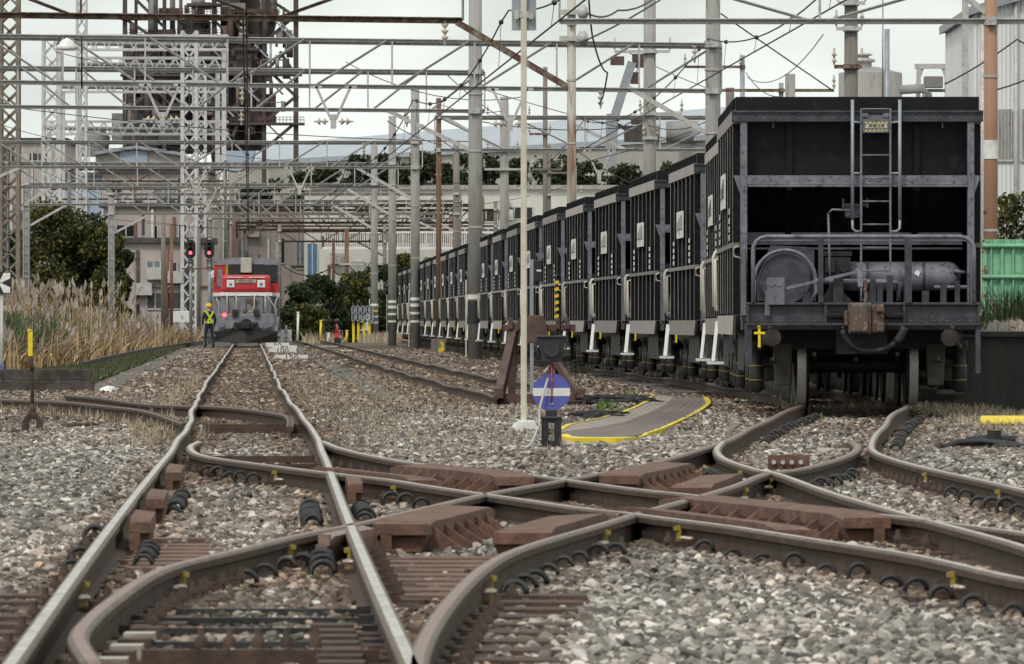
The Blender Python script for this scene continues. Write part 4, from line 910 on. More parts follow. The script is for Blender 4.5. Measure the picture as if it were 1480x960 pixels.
for i, (a, b, lab) in enumerate((((640, 102), (728, 172), 'guy wire from gantry end to the grey concrete pole'), ((610, 180), (700, 240), 'thin guy wire left of the thick pillar'), ((880, 60), (1030, 130), 'thin guy wire between the two tall concrete poles'), ((560, 175), (640, 210), 'thin wire between striped pillars'), ((830, 215), (935, 275), 'thin stay wire above the middle wagons'))):
    cable(lab, [P(*a, 200), P(*b, 225)], .014, .1)

rg = random.Random(9)
WPL = [('from the left edge to the thick pillar', (-20, 150), (687, 205), 195), ('low over the locomotive roof', (200, 318), (600, 330), 380), ('between the left ladder poles', (8, 215), (165, 285), 330), ('running right behind the peeling brown pole', (700, 130), (1030, 215), 215),
  ('above the balustrade', (430, 322), (760, 312), 440), ('sloping over the pink building', (60, 300), (330, 330), 390), ('across the furnace foot', (120, 190), (520, 240), 300), ('across the striped pillars at mid height', (430, 268), (700, 262), 270), ('rising over the middle wagons', (770, 250), (1000, 190), 230), ('high between gantry and cream post', (500, 90), (757, 140), 200),
  ('below the pale gantry at the left', (0, 180), (300, 215), 250), ('near the white lattice tower top', (80, 75), (420, 95), 210), ('from rusty pole to grey pole', (634, 150), (729, 160), 250), ('just above the wagon roofs', (640, 300), (900, 240), 300)]
for lab, a, b, Y in WPL: cable('thin dark wire '+lab, [P(*a, Y), P(*b, Y+rg.uniform(-12, 12))], .013, rg.uniform(.05, .5))
# ------------------------------------------------------------------ hopper wagons
def wagon():
    t = thing('hopper_wagon', 'x', 'wagon'); L = 10.0; E = 1.4; H = 8.6; ZT = 3.245
    b = MB(); b.b2(-1.2, -1.15, E+.03, H-.05, .95, 3.05); b.b2(1.15, 1.2, E+.03, H-.05, .95, 3.05)
    b.b2(-1.15, 1.15, E+.26, E+.31, 2.33, 3.08)
    for e0, sg in ((E+.28, 1), (H-.3, -1)): b.add([(-1.15, e0, 2.33), (1.15, e0, 2.33), (1.15, e0+sg*1.3, 1.05), (-1.15, e0+sg*1.3, 1.05), (-1.15, e0+sg*.05, 2.33), (1.15, e0+sg*.05, 2.33), (1.15, e0+sg*1.35, 1.05), (-1.15, e0+sg*1.35, 1.05)], [(0,1,2,3),(7,6,5,4),(0,4,5,1),(3,2,6,7),(0,3,7,4),(1,5,6,2)])
    b.b2(-1.15, 1.15, H-.31, H-.26, 2.33, 3.08); b.b2(-1.15, 1.15, E+1.6, H-1.6, .9, .95)
    for x in (-.69, .62): b.b2(x-.03, x+.03, E+.2, E+.26, 2.38, 3.06); b.bar((x, E+.24, 2.28), (x, E+1.5, 1.08), .06, .06)
    b.b2(-1.14, 1.14, E+.32, H-.32, 2.5, 2.55)
    b.build('hopper_body', M['wagon'], t)
    r = MB(); r.b2(-1.25, 1.25, E, E+.06, 3.1, ZT); r.b2(-1.25, -1.19, E+.06, H-.06, 3.11, ZT); r.b2(1.19, 1.25, E+.06, H-.06, 3.11, ZT); r.b2(-1.25, 1.25, H-.06, H, 3.1, ZT)
    for i in range(18): yy = E+.2+i*.4; r.b2(-1.272, -1.25, yy, yy+.03, 3.12, 3.23)
    r.build('top_rim', M['wagon'], t)
    r = MB(); r.b2(-1.29, 1.29, E-.03, E+.10, 2.985, 3.098); r.b2(-1.29, 1.29, E-.06, E-.032, 3.08, 3.10)
    r.build('end_angle', M['wagon_mid'], t)
    for s in (-1, 1): MB().b2(s*1.203, s*1.28, E+.12, H-.02, 2.965, 3.106).build('dusty_band', M['dust'], t)
    for s in (-1, 1):
        MB().b2(s*1.2, s*1.13, E-.01, E+.1, .85, 2.983).build('corner_post', M['wagon_grey'], t, bevel=.006); MB().b2(s*1.2, s*1.13, H-.1, H, .85, 2.98).build('corner_post', M['wagon_grey'], t)
    c = MB(); c.b2(-1.128, 1.128, E, E+.13, 2.325, 2.42); c.b2(-1.128, 1.128, E-.03, E+.13, 2.30, 2.322); MB().b2(-1.128, 1.128, H-.13, H, 2.3, 2.42).build('cross_beam', M['wagon_grey'], t)
    for s in (-1, 1): c.add([(s*1.202, E+.02, 2.42), (s*1.27, E+.02, 2.42), (s*1.202, E+.02, 2.22), (s*1.202, E+.1, 2.42), (s*1.27, E+.1, 2.42), (s*1.202, E+.1, 2.22)], [(0,1,2),(5,4,3),(0,3,4,1),(1,4,5,2),(2,5,3,0)])
    c.build('cross_beam', M['wagon_grey'], t)
    c = MB(); c.b2(-1.12, 1.12, E+.72, E+.8, 1.70, 1.83); c.b2(-1.12, 1.12, E+.68, E+.8, 1.65, 1.67); c.build('lower_beam', M['wagon_grey'], t)
    for s in (-1, 1):
        for i in range(7):
            g = MB(); yy = E+.2+i*1.08; g.b2(s*1.202, s*1.272, yy, yy+.035, .96, 2.963); g.mi = 1; g.b2(s*1.273, s*1.279, yy-.004, yy+.039, .97, 2.95); g.build('side_rib', [M['wagon'], M['rib_edge']], t)
        MB().b2(s*1.203, s*1.284, E+.15, H-.1, 1.665, 1.715).build('mid_rail', M['rib_edge'], t)
        MB().prism([(E-.1, .95), (H, .95), (H-.25, .745), (E+.35, .745)], .03, Matrix(((0, 0, 1, s*1.26-.015), (1, 0, 0, 0), (0, 1, 0, 0), (0, 0, 0, 1)))).build('side_sill', M['dust'], t)
        MB().add([(s*1.15, E+.02, .95), (s*1.15, E-.3, .95), (s*1.15, E+.02, 1.7), (s*1.2, E+.02, .95), (s*1.2, E-.3, .95), (s*1.2, E+.02, 1.7)], [(0,1,2),(5,4,3),(0,3,4,1),(1,4,5,2),(2,5,3,0)]).build('end_stay', M['wagon_mid'], t)
    e = MB(); e.b2(-1.2, 1.2, .5, L-.5, .80, .90); e.b2(-.25, .25, .2, L-.2, .55, .80); e.b2(-1.1, 1.1, 3.6, 6.4, .35, .8)
    for yy in (1.0, 9.2): e.b2(-.9, .9, yy, yy+.3, .6, .8)
    e.build('underframe', M['grime'], t)
    for i in range(5): MB().bar((-.9+.42*i, .35, .5+.05*(i % 2)), (-.9+.42*i+.1, 2.4, .42), .035, .035).build('brake_rod', M['casting'], t)
    for s in (-1, 1):
        q = MB(); q.prism([(s*.70, .22), (s*.86, .22), (s*.88, .66), (s*.68, .66)], .12, MXZ((0, .95, 0))); q.lathe([(.035, -.01), (.035, .02)], 12, (s*.78, .95, .56), 'Y'); q.lathe([(.03, -.01), (.03, .02)], 12, (s*.78, .95, .34), 'Y'); q.build('axle_guard', M['casting'], t, bevel=.01)
        q = MB(); q.tube([(s*.92, .5, .84), (s*.95, .6, .7), (s*1.02, .8, .62), (s*.98, 1.1, .6)], .025, 8); q.box((s*.92, .7, .74), (.22, .2, .12)); q.lathe([(.09, 0), (.1, .05), (.06, .1)], 14, (s*.9, .5, .72), 'Y'); q.build('brake_cylinder', M['casting'], t)
    e = MB(); e.b2(-1.15, 1.15, .03, .12, .87, 1.055); e.b2(-1.17, 1.17, -.04, .16, 1.057, 1.082); e.b2(-1.17, 1.17, -.04, .16, .845, .868)
    for x in (-.38, .41, -1.16, 1.16): e.b2(x-.012, x+.012, -.03, .03, .868, 1.057)
    e.b2(-1.19, -1.12, 0, .1, .45, .86); e.b2(1.13, 1.18, .0, .1, .35, .86)
    e.build('end_beam', M['wagon_mid'], t, bevel=.004)
    for x0, x1 in ((-.37, -.18), (.21, .40)):
        q = MB(); n = 70; q.tube([(x0+(x1-x0)*i/n, -.03+.035*math.sin(i*.9), .95+.035*math.cos(i*.9)) for i in range(n+1)], .008, 5); q.build('buffing_spring', M['black_steel'], t)
    k = MB(); k.b2(-.16, .06, -.42, -.05, .76, 1.08); k.b2(.06, .19, -.36, -.1, .77, 1.06); k.b2(.11, .19, -.46, -.36, .78, .88); k.b2(.11, .19, -.46, -.36, .98, 1.06); k.b2(-.2, -.16, -.3, -.1, .84, 1.0); k.b2(-.12, .12, -.06, .6, .82, 1.0)
    k.add([(-.14, -.46, .78), (.02, -.46, .78), (.02, -.46, 1.06), (-.14, -.46, 1.06), (-.16, -.4, .76), (.06, -.4, .76), (.06, -.4, 1.08), (-.16, -.4, 1.08)], [(0,1,2,3),(0,4,5,1),(1,5,6,2),(2,6,7,3),(3,7,4,0)])
    ko = k.build('coupler', M['cast'], t, bevel=.015); ch = MB()
    for i in range(5): ch.lathe([(.012, -.03), (.018, -.02), (.018, .02), (.012, .03)], 8, (.01+.006*(i % 2), -.2, 1.1+i*.05))
    ch.build('lift_chain', M['cast'], ko)
    h = MB(); pts = [(-.22, -.12, .80), (-.17, -.2, .70), (-.06, -.28, .60), (.08, -.3, .585), (.22, -.28, .61), (.34, -.22, .70), (.41, -.14, .83)]
    pl = smooth_line([(a, c_) for a, b_, c_ in pts], .03); h.tube([(v.x, -.22, v.y) for v in pl], .032, 10); h.tube([(v.x, -.22, v.y) for v in pl[-6:]], .045, 10); h.build('brake_hose', M['rubber'], t)
    ch = MB()
    for i in range(10): ch.ball((-.21+.015*i+.01*(i % 2), -.14-.008*i, .82-.024*i), .016, 6)
    ch.build('hose_chain', M['casting'], t)
    rv = MB()
    for i in range(19):
        x_ = -1.08+i*.12
        for z_ in (.89, 1.035): rv.ball((x_, .028, z_), .009, 6)
        rv.ball((x_, E-.034, 3.02), .009, 6); rv.ball((x_, E-.002, 2.37), .009, 6)
    for z_ in np.arange(1.0, 2.95, .13):
        for x_ in (-1.165, 1.165): rv.ball((x_, E-.012, z_), .008, 6)
    rv.build('rivets', M['wagon_grey'], t)
    hr = MB(); a = [(-1.11, -.05, 1.08), (-1.11, -.05, 1.6)]+[(-1.11+.14*(1-math.cos(u)), -.05, 1.62+.14*math.sin(u)) for u in (.3, .7, 1.1, 1.5708)]; bq = [(-x_, y_, z_) for x_, y_, z_ in a[::-1]]
    hr.tube(a+bq, .021, 10); hr.tube([(-1.09, -.05, 1.70), (-1.0, -.05, 1.72), (1.0, -.05, 1.72), (1.09, -.05, 1.70)], .008, 6); hr.build('handrail', M['wagon_grey'], t)
    
    for x_, w_ in ((-.43, .05), (.45, .07)): MB().bar((x_, -.05, 1.08), (x_, -.05, 1.75), w_, .05).build('handrail_post', M['wagon_mid'], t)
    # brake housing
    q = MB(); q.prism([(-1.04, 1.1), (-.44, 1.1), (-.46, 1.66), (-.9, 1.68), (-1.04, 1.35)], .06, MXZ((0, 1.0, 0))); q.lathe([(.26, 0), (.26, .1), (.2, .12)], 28, (-.76, .88, 1.33), 'Y')
    q.build('brake_housing', M['wagon_mid'], t); q = MB(); q.tube([(-.76-.31*math.cos(u), .84, 1.32+.31*math.sin(u)) for u in [PI*i/20 for i in range(21)]]+[(-.44, .84, 1.2), (-.5, .84, 1.08)], .019, 8)
    q.tube([(-1.07, .84, 1.32), (-1.08, .84, 1.0)], .019, 8); q.build('brake_pipe', M['wagon_grey'], t)
    q = MB(); q.bar((-.9, .02, 1.2), (-.05, -.02, 1.40), .035, .03); q.box((-.88, .0, 1.2), (.17, .12, .28)); q.bar((-.96, -.03, 1.2), (-.97, -.03, .95), .05, .03); q.bar((-.04, -.03, 1.4), (-.03, -.06, 1.24), .05, .04); q.lathe([(.045, 0), (.045, .05)], 12, (-.93, -.07, 1.29), 'Y'); q.lathe([(.045, 0), (.045, .05)], 12, (-.85, -.07, 1.29), 'Y')
    q.build('brake_lever', M['wagon_grey'], t)
    q = MB(); q.tube([(-.48, .08, 1.30), (.3, .08, 1.30), (.36, .08, 1.28), (.36, .08, 1.1)], .026, 8); q.tube([(.72, .12, 1.24), (1.05, .12, 1.24)], .018, 8); q.tube([(1.0, 1.6, 1.42), (1.12, 1.6, 1.40)], .02, 8); q.tube([(-.3, 1.35, 2.02), (-.26, 1.3, 2.06), (-.06, 1.3, 2.05)], .013, 6); q.tube([(-.3, 1.35, 2.02), (-.28, 1.35, 1.2)], .013, 6)
    q.build('air_pipe', M['wagon_grey'], t)
    q = MB()
    for x, hh, ww in ((-.57, .11, .07), (.10, .24, .06), (.17, .2, .06), (.27, .28, .06), (.63, .12, .07), (.81, .2, .06), (-.25, .25, .1), (.45, .18, .08), (.95, .22, .05)): q.b2(x-ww/2, x+ww/2, .05, .12, 1.082, 1.082+hh)
    q.prism([(-.42, 1.09), (-.1, 1.09), (-.3, 1.3)], .05, MXZ((0, .15, 0))); q.build('bracket', M['wagon_mid'], t)
    q = MB(); q.box((-.2, 1.5, 1.45), (.26, .2, .22)); q.box((-.28, 1.4, 1.48), (.1, .1, .16)); q.lathe([(.05, 0), (.05, .1), (.03, .12)], 10, (-.14, 1.3, 1.45), 'Y'); q.box((-.2, 1.55, 1.6), (.3, .1, .05)); q.build('control_valve', M['grime'], t)
    q = MB(); q.lathe([(.06, -.08), (.11, -.05), (.148, 0), (.155, .06), (.155, 1.06), (.148, 1.1), (.11, 1.15), (.06, 1.18)], 24, (-.1, 1.75, 1.36), 'X'); ao = q.build('air_tank', M['wagon_grey'], t)
    q = MB(); q.lathe([(.162, .78), (.162, .81)], 24, (-.1, 1.75, 1.36), 'X'); q.lathe([(.162, .2), (.162, .23)], 24, (-.1, 1.75, 1.36), 'X'); q.b2(.68, .74, 1.69, 1.81, .9, 1.22); q.b2(.08, .14, 1.69, 1.81, .9, 1.22); q.build('strap', M['wagon_mid'], ao); q = MB(); q.prism([(-.03, 0), (.02, -.03), (.035, .02), (0, .04)], .004, MXZ((.62, 1.586, 1.39))); q.build('paint_chip', M['white'], ao)
    # ladder
    q = MB()
    for x in (.035, .335): q.bar((x, E-.07, 1.1), (x, E-.07, 3.12), .02, .03)
    for i in range(8): q.tube([(.035, E-.07, 1.42+i*.242), (.335, E-.07, 1.42+i*.242)], .010, 6)
    q.b2(.05, .11, E-.08, E, 3.03, 3.07); q.b2(.26, .32, E-.08, E, 3.03, 3.07); q.build('ladder', M['wagon_grey'], t)
    for x, s in ((-.055, 1), (.43, -1)):
        q = MB(); q.tube([(x, E-.12, 3.21), (x, E-.12, 1.95)], .0175, 10); q.tube([(x, E-.12, 1.98), (x, E-.12, 1.86), (x+s*.03, E-.12, 1.83), (x+s*.09, E-.08, 1.83)], .014, 8); q.tube([(x, E-.12, 2.44), (x+s*.09, E-.08, 2.44)], .012, 6); q.tube([(x, E-.12, 2.98), (x+s*.09, E-.08, 2.97)], .012, 6); q.build('grab_rail', M['galv_blue'], t)
    q = MB(); q.b2(.05, .32, E-.062, E-.05, 2.87, 3.05); wp = q.build('warning_plate', M['wagon_grey'], t)
    q = MB(); q.prism([(.075, 2.895), (.085, 2.93), (.115, 2.943), (.30, 2.943), (.305, 2.893)], .003, MXZ((0, E-.066, .02))); q.build('label_sheet', M['cream'], wp)
    text('架線注意', .042, TXT((.195, E-.068, 2.938)), M['glyph'], wp, 'lettering', .001)
    q = MB()
    for i in range(6):
        x = .07+i*.042
        for z0 in (2.862, 2.944): q.prism([(x, z0), (x+.024, z0), (x+.036, z0+.014), (x+.012, z0+.014)], .002, MXZ((0, E-.0665, .02)))
    q.build('hazard_stripe', M['yellow'], wp)
    q = MB(); q.b2(-.12, .06, E+.15, E+.23, 1.98, 2.1); q.b2(-.15, -.13, E+.13, E+.18, 2.08, 2.18); q.b2(.1, .12, E+.13, E+.18, 2.08, 2.18); q.b2(-.15, .12, E+.13, E+.18, 2.1, 2.125)
    for x in (E-.08, .02): q.lathe([(.02, 0), (.02, .04)], 8, (x, E+.11, 2.03), 'Y')
    q.build('lamp_bracket', M['wagon_mid'], t)
    q = MB()
    for x in (-.86, .88): q.b2(x-.008, x+.008, E+.1, E+.13, 2.92, 2.98)
    q.build('lashing_hook', M['wagon_grey'], t)
    # side sign, marks, handrail, step
    for s in (-1, 1):
        q = MB(); q.b2(s*1.282, s*1.30, 4.3, 5.9, 2.12, 2.5); sg = q.build('side_sign', M['white'], t); q = MB(); rg = random.Random(5)
        for i in range(7): yy = 4.42+i*.2; q.b2(s*1.30, s*1.303, yy, yy+.06, 2.16+.1*rg.random(), 2.34+.12*rg.random())
        q.b2(s*1.3, s*1.302, 4.4, 5.8, 2.235, 2.25)
        q.build('sign_lettering', M['casting'], sg); q = MB()
        for yy in (2.62, 6.9):
            for z in (1.75, 1.84, 1.93, 2.03): q.b2(s*1.281, s*1.285, yy, yy+.3, z, z+.06)
        q.build('stencil_marks', M['white'], t)
    q = MB(); q.tube([(-1.2, 9.3, 1.05), (-1.30, 9.3, 1.06), (-1.30, 9.3, 1.64), (-1.28, 9.3, 1.69), (-1.2, 9.3, 1.7)], .022, 8); q.build('side_handrail', M['cream'], t)
    q = MB(); q.tube([(-1.2, 8.75, 1.0), (-1.29, 8.75, 1.02), (-1.29, 8.75, 1.60), (-1.2, 8.75, 1.62)], .018, 8); q.build('side_handrail', M['cream'], t)
    for yy in (8.8, 9.05, 9.3): MB().bar((-1.25, yy, .88), (-1.30, yy-.12, .42), .03, .09).build('step_hanger', M['white'], t)
    MB().b2(-1.38, -1.2, 8.55, 9.3, .39, .42).build('step', M['white'], t)
    q = MB(); q.tube([(-1.2, E-.1, 1.55), (-1.27, E-.1, 1.57), (-1.27, E-.1, 1.66), (-1.22, E-.1, 1.68)], .012, 6); q.build('hook', M['cream'], t)
    q = MB(); q.b2(-1.06, -1.035, -.03, .0, .62, .82); q.b2(-1.10, -.99, -.035, .0, .755, .78); q.tube([(-1.05, -.02, .82), (-1.05, -.02, .86)], .02, 6); q.build('yellow_cock', M['yellow'], t)
    # bogies
    for yb in (2.5, 7.6):
        bo_ = MB()
        for s in (-1, 1):
            bo_.b2(s*.86, s*1.0, yb-1.15, yb+1.15, .42, .58); bo_.b2(s*.84, s*1.02, yb-.35, yb+.35, .28, .62)
            for ya in (yb-.82, yb+.82): bo_.b2(s*.82, s*1.0, ya-.16, ya+.16, .26, .66); bo_.lathe([(.1, 0), (.1, s*.16)], 14, (s*.96, ya, .43), 'X')
        bo_.b2(-.86, .86, yb-.14, yb+.14, .45, .66)
        bo_.b2(-1.08, -.8, yb-1.3, yb-1.0, .12, .17); bo_.b2(.8, 1.08, yb-1.3, yb-1.0, .12, .17)
        bg_ = bo_.build('bogie', M['casting'], t, bevel=.01)
        for sx in (-1, 1):
            for ya in (yb-1.25, yb+.2):
                dm = MB(); dm.lathe([(.05, .14), (.075, .16), (.075, .42), (.06, .44), (.06, .6), (.085, .62), (.085, .68)], 14, (sx*1.04, ya, 0)); dm.bar((sx*1.04, ya, .55), (sx*.8, ya+.2, .6), .08, .12)
                dm.mi = 1
                for z in (.27, .42): dm.lathe([(.0765, z), (.0765, z+.010)], 14, (sx*1.04, ya, 0))
                dm.build('damper', [M['grime'], M['yellow_worn']], bg_)
        for ya in (yb-.82, yb+.82):
            wh = MB()
            for s in (-1, 1): wh.lathe([(.1, s*.5), (.36, s*.5), (.455, s*.495), (.458, s*.525), (.435, s*.53)], 40, (0, ya, .43), 'X'); wh.lathe([(.42, s*.62), (.34, s*.622), (.33, s*.60), (.12, s*.60), (.11, s*.64)], 40, (0, ya, .43), 'X')
            wh.lathe([(.085, -.62), (.085, .62)], 16, (0, ya, .43), 'X'); wo = wh.build('wheelset', M['grime'], t)
            for s in (-1, 1): MB().lathe([(.437, s*.527), (.43, s*.54), (.425, s*.62)], 48, (0, ya, .43), 'X').build('tread', M['tread'], wo)
    return t
W0 = wagon(); NW = 22; PITCH = 10.9
LABW = ['black hopper wagon nearest the camera, its brake end with ladder and air tank facing us', 'second hopper wagon, mostly hidden behind the nearest one', 'third hopper wagon, beige top band right below the tall concrete pillar', 'fourth black hopper wagon from the camera, right of the cream pole and walkway', 'fifth black hopper wagon from the camera', 'sixth hopper wagon, just right of the peeling brown pole', 'hopper wagon partly hidden by the peeling brown pole', 'hopper wagon behind the yellow and black striped post', 'hopper wagon behind the cream sign post', 'hopper wagon just left of the cream sign post', 'hopper wagon directly right of the thick pillar with black band', 'hopper wagon partly covered by the thick pillar with black band', 'hopper wagon just left of the thick banded pillar', 'hopper wagon between the rusty pole and the thick pillar', 'hopper wagon right beside the thin rusty pole', 'hopper wagon hidden by the thin rusty pole', 'hopper wagon just left of the thin rusty pole', 'small distant hopper wagon between striped pillar and rusty pole', 'small distant hopper wagon next to the broadest striped pillar', 'small distant hopper wagon behind the broadest striped pillar', 'next to last hopper wagon of the train', 'last and smallest hopper wagon of the train']
for k in range(NW):
    y0 = 70+PITCH*k; x0 = wag_x(y0+1); x1 = wag_x(y0+9.2); a = math.atan2(-(x1-x0), 8.2); loc = (x0-(x1-x0)/8.2+(.05 if k == 0 else 0), y0, RT+dz(3.5, y0+2)*.9)
    if k == 0: W0.scale = (1.005, 1, .983); W0.location = loc; W0.rotation_euler = (0, 0, a*.3); W0['label'] = LABW[0]; W0['group'] = 'black hopper wagons in one train'
    else: dup(W0, loc, a, LABW[k], 'black hopper wagons in one train')

# ------------------------------------------------------------------ locomotive
def loco():
    Y = 285; t = thing('diesel_locomotive', 'red and grey shunting locomotive with white stripe facing the camera on the main track', 'locomotive', (A0(Y)-.05, Y, RT), .036)
    q = MB(); q.add([(-1.3, .35, .06), (0, -.25, .02), (1.3, .35, .06), (1.35, .3, .5), (0, -.1, .62), (-1.35, .3, .5), (-1.25, .6, .06), (1.25, .6, .06), (1.3, .6, .5), (-1.3, .6, .5)], [(0,1,4,5),(1,2,3,4),(0,6,7,2,1),(5,4,3,8,9),(0,5,9,6),(2,7,8,3),(6,9,8,7)]); q.build('snow_plough', M['grime'], t)
    q = MB(); q.b2(-1.35, 1.35, .35, 13.6, .85, 1.12); q.b2(-1.15, 1.15, .25, .45, .6, 1.2); q.build('frame', M['loco_grey'], t)
    q = MB()
    for x in (-.72, .72): q.b2(x-.012, x+.012, .535, .56, 1.14, 1.94)
    q.b2(-1.04, 1.04, .535, .56, 1.13, 1.16); q.b2(-1.0, 1.0, .53, .56, 1.93, 1.955); q.b2(-1.1, 1.1, .3, .36, 1.03, 1.12); q.build('panel_gap_and_shadow', M['black'], t)  # dark panel lines, and a black strip painting the gap shadow at the buffer beam
    for s in (-1, 1):
        q = MB(); q.prism([(s*1.0, 1.1), (s*1.4, 1.1), (s*1.3, .55), (s*1.5, .38), (s*1.5, .3), (s*1.05, .3), (s*1.0, .6)], .35, MXZ((0, .3, 0))); q.build('step', M['loco_grey'], t)
        q = MB(); q.b2(s*.35, s*.9, .2, .42, .62, .95); q.lathe([(.12, 0), (.12, .1)], 14, (s*.98, .15, .78), 'Y'); q.lathe([(.1, 0), (.1, .1)], 14, (s*.62, .1, .72), 'Y'); q.build('buffer_detail', M['loco_grey'], t)
        q = MB(); q.b2(s*.45-.12, s*.45+.12, .1, .3, 1.12, 1.4); q.lathe([(.09, 0), (.1, .06)], 14, (s*.45+s*.0, .06, 1.27), 'Y'); q.build('marker_lamp', M['black_steel'], t)
    q = MB(); q.lathe([(.07, 0), (.08, .02)], 16, (-.88, .08, 1.18), 'Y'); q.build('tail_lamp', M['redlamp'], t)
    q = MB(); q.box((0, .1, .74), (.62, .5, .30)); q.box((0, -.2, .74), (.3, .3, .26)); q.lathe([(.2, -.1), (.24, 0), (.2, .1)], 14, (0, .05, .8), 'Y'); q.lathe([(.09, -.2), (.09, .2)], 10, (-.42, .1, .8), 'Y'); q.lathe([(.09, -.2), (.09, .2)], 10, (.42, .1, .8), 'Y'); q.build('coupler', M['grime'], t, bevel=.04)
    q = MB(); q.b2(-1.05, 1.05, .55, 5.2, 1.12, 1.96); q.b2(-.98, .98, 9, 13.5, 1.12, 1.96); q.build('hood_base', M['loco_grey'], t, bevel=.05)
    q = MB(); q.b2(-.03, .03, .53, .56, 1.2, 1.85)
    for x in (-.4, 0, .4): q.b2(x-.11, x+.11, .53, .56, 1.24, 1.4)
    q.build('hood_vents', M['cast'], t)
    q = MB(); q.b2(-1.07, 1.07, .52, 5.22, 1.96, 2.11); q.b2(-1.38, 1.38, 5.2, 8.6, 1.96, 2.11); q.b2(-1.38, -1.05, 5.1, 5.22, 1.96, 2.1); q.b2(1.05, 1.38, 5.1, 5.22, 1.96, 2.1); q.build('white_stripe', M['white'], t)
    q = MB(); q.b2(-1.02, 1.02, .55, 5.2, 2.11, 2.83); q.b2(-.98, .98, 9, 13.5, 2.1, 2.83); q.build('hood', M['red'], t, bevel=.14)
    q = MB(); q.b2(-1.34, 1.34, 5.22, 8.6, 1.12, 1.96); q.build('cab_base', M['loco_grey'], t)
    q = MB(); q.b2(-1.36, -.95, 5.2, 8.58, 2.11, 2.75); q.b2(.95, 1.36, 5.2, 8.58, 2.11, 2.52); q.b2(-1.34, -.86, 5.21, 5.3, 2.75, 3.28); q.b2(-.95, .95, 5.25, 8.58, 2.11, 2.8); q.build('cab_wall', M['red'], t)
    q = MB(); q.b2(-1.32, 1.32, 5.28, 8.55, 2.52, 3.34); q.build('cab_front', M['black'], t)
    for x0, x1, z0, z1, mm in ((-1.24, -.98, 2.35, 3.14, 'glass_pale'), (-.74, -.26, 2.86, 3.28, 'glass'), (.26, .78, 2.86, 3.28, 'glass'), (.84, 1.28, 2.56, 3.26, 'glass')):
        q = MB(); q.b2(x0, x1, 5.17, 5.27, z0, z1); wo = q.build('window', M[mm], t); q = MB()
        for a in (x0, x1): q.b2(a-.02, a+.02, 5.15, 5.27, z0-.02, z1+.02)
        q.b2(x0, x1, 5.15, 5.27, z1, z1+.03); q.build('window_frame', M['red'] if mm == 'glass_pale' else M['black_steel'], wo)
    q = MB()
    for i in range(5): q.prism([(-.86, 2.86+i*.085), (-.76, 2.9+i*.085), (-.76, 2.94+i*.085), (-.86, 2.9+i*.085)], .01, MXZ((0, 5.13, 0)))
    q.build('hazard_stripe', M['yellow'], t)
    q = MB(); n = 14; pr = [(-1.36, 3.28)]+[(1.36*math.cos(PI-PI*i/n)*1.0, 3.32+.27*math.sin(PI*i/n)**.6) for i in range(n+1)]+[(1.36, 3.28)]; q.prism(pr, 3.5, MXZ((0, 5.15, 0))); q.build('cab_roof', M['loco_grey'], t)
    q = MB(); q.b2(-.23, .23, 4.95, 5.3, 2.95, 3.58); q.build('exhaust_housing', M['stack'], t, bevel=.03); q = MB(); q.lathe([(.1, 3.58), (.09, 3.8), (.06, 3.86)], 12, (.02, 5.1, 0)); q.lathe([(.05, 3.55), (.04, 3.72)], 8, (.55, 5.6, 0)); q.build('exhaust_pipe', M['black_steel'], t)
    for s in (-1, 1):
        q = MB(); q.b2(s*.63-.16, s*.63+.16, .5, .56, 2.31, 2.62); ho = q.build('headlight', M['white'], t, bevel=.02); q = MB(); q.lathe([(.06, 0), (.06, .03), (.045, .03), (.045, .01)], 16, (s*.63, .47, 2.45), 'Y'); q.build('lens', M['glass_pale'], ho)
        q = MB(); q.b2(s*.12, s*.78, .5, .56, 2.71, 2.745); q.build('white_bar', M['white'], t)
    q = MB(); q.b2(-.42, .42, .51, .56, 2.5, 2.64); npz = q.build('number_plate', M['cream'], t); text('DE101726', .135, TXT((0, .505, 2.57)), M['glyph'], npz)
    q = MB()
    for x in (-.78, -.4, .35, .8): q.tube([(x, .3, 1.15), (x, .3, 1.93), (x+.1*(1 if x > 0 else -1), .35, 1.98), (x+.1*(1 if x > 0 else -1), .55, 1.98)], .03, 6)
    q.tube([(.9, .3, 1.95), (1.25, .3, 1.4), (1.25, .3, .75)], .022, 6); q.tube([(-1.22, .3, 1.9), (-1.12, .3, 1.6), (-1.12, .3, .75)], .022, 6); q.tube([(1.3, .3, 1.95), (1.2, .3, 1.6), (1.22, .3, .9)], .022, 6)
    for s in (-1, 1): q.tube([(s*1.38, .35, 1.1), (s*1.38, .35, 2.05), (s*1.38, 4.9, 2.05)], .022, 6)
    q.tube([(-1.12, .3, 1.2), (1.15, .3, 1.2)], .015, 6); q.tube([(.05, .3, 1.25), (.12, .3, 1.32), (.28, .3, 1.34), (.3, .3, 1.55)], .02, 6); q.build('handrail', M['cream'], t)
    q = MB(); q.b2(.02, .3, .5, .56, 1.68, 1.86); q.b2(.2, .42, .4, .56, 1.6, 1.84); q.build('jumper_box', M['cast'], t)
    q = MB(); q.tube([(-1.42, 5.2, 2.5), (-1.45, 5.0, 2.9), (-1.42, 5.0, 3.0)], .04, 6); q.b2(-1.44, -1.36, 5.0, 5.1, 2.75, 3.05); q.build('mirror', M['white'], t)
    for y_ in (1.6, 3.4, 9.6, 11.4, 13.0):
        q = MB()
        for s in (-1, 1): q.lathe([(.43, s*.5), (.43, s*.625)], 28, (0, y_, .43), 'X')
        q.lathe([(.08, -.6), (.08, .6)], 10, (0, y_, .43), 'X'); q.build('wheelset', M['grime'], t)
loco()

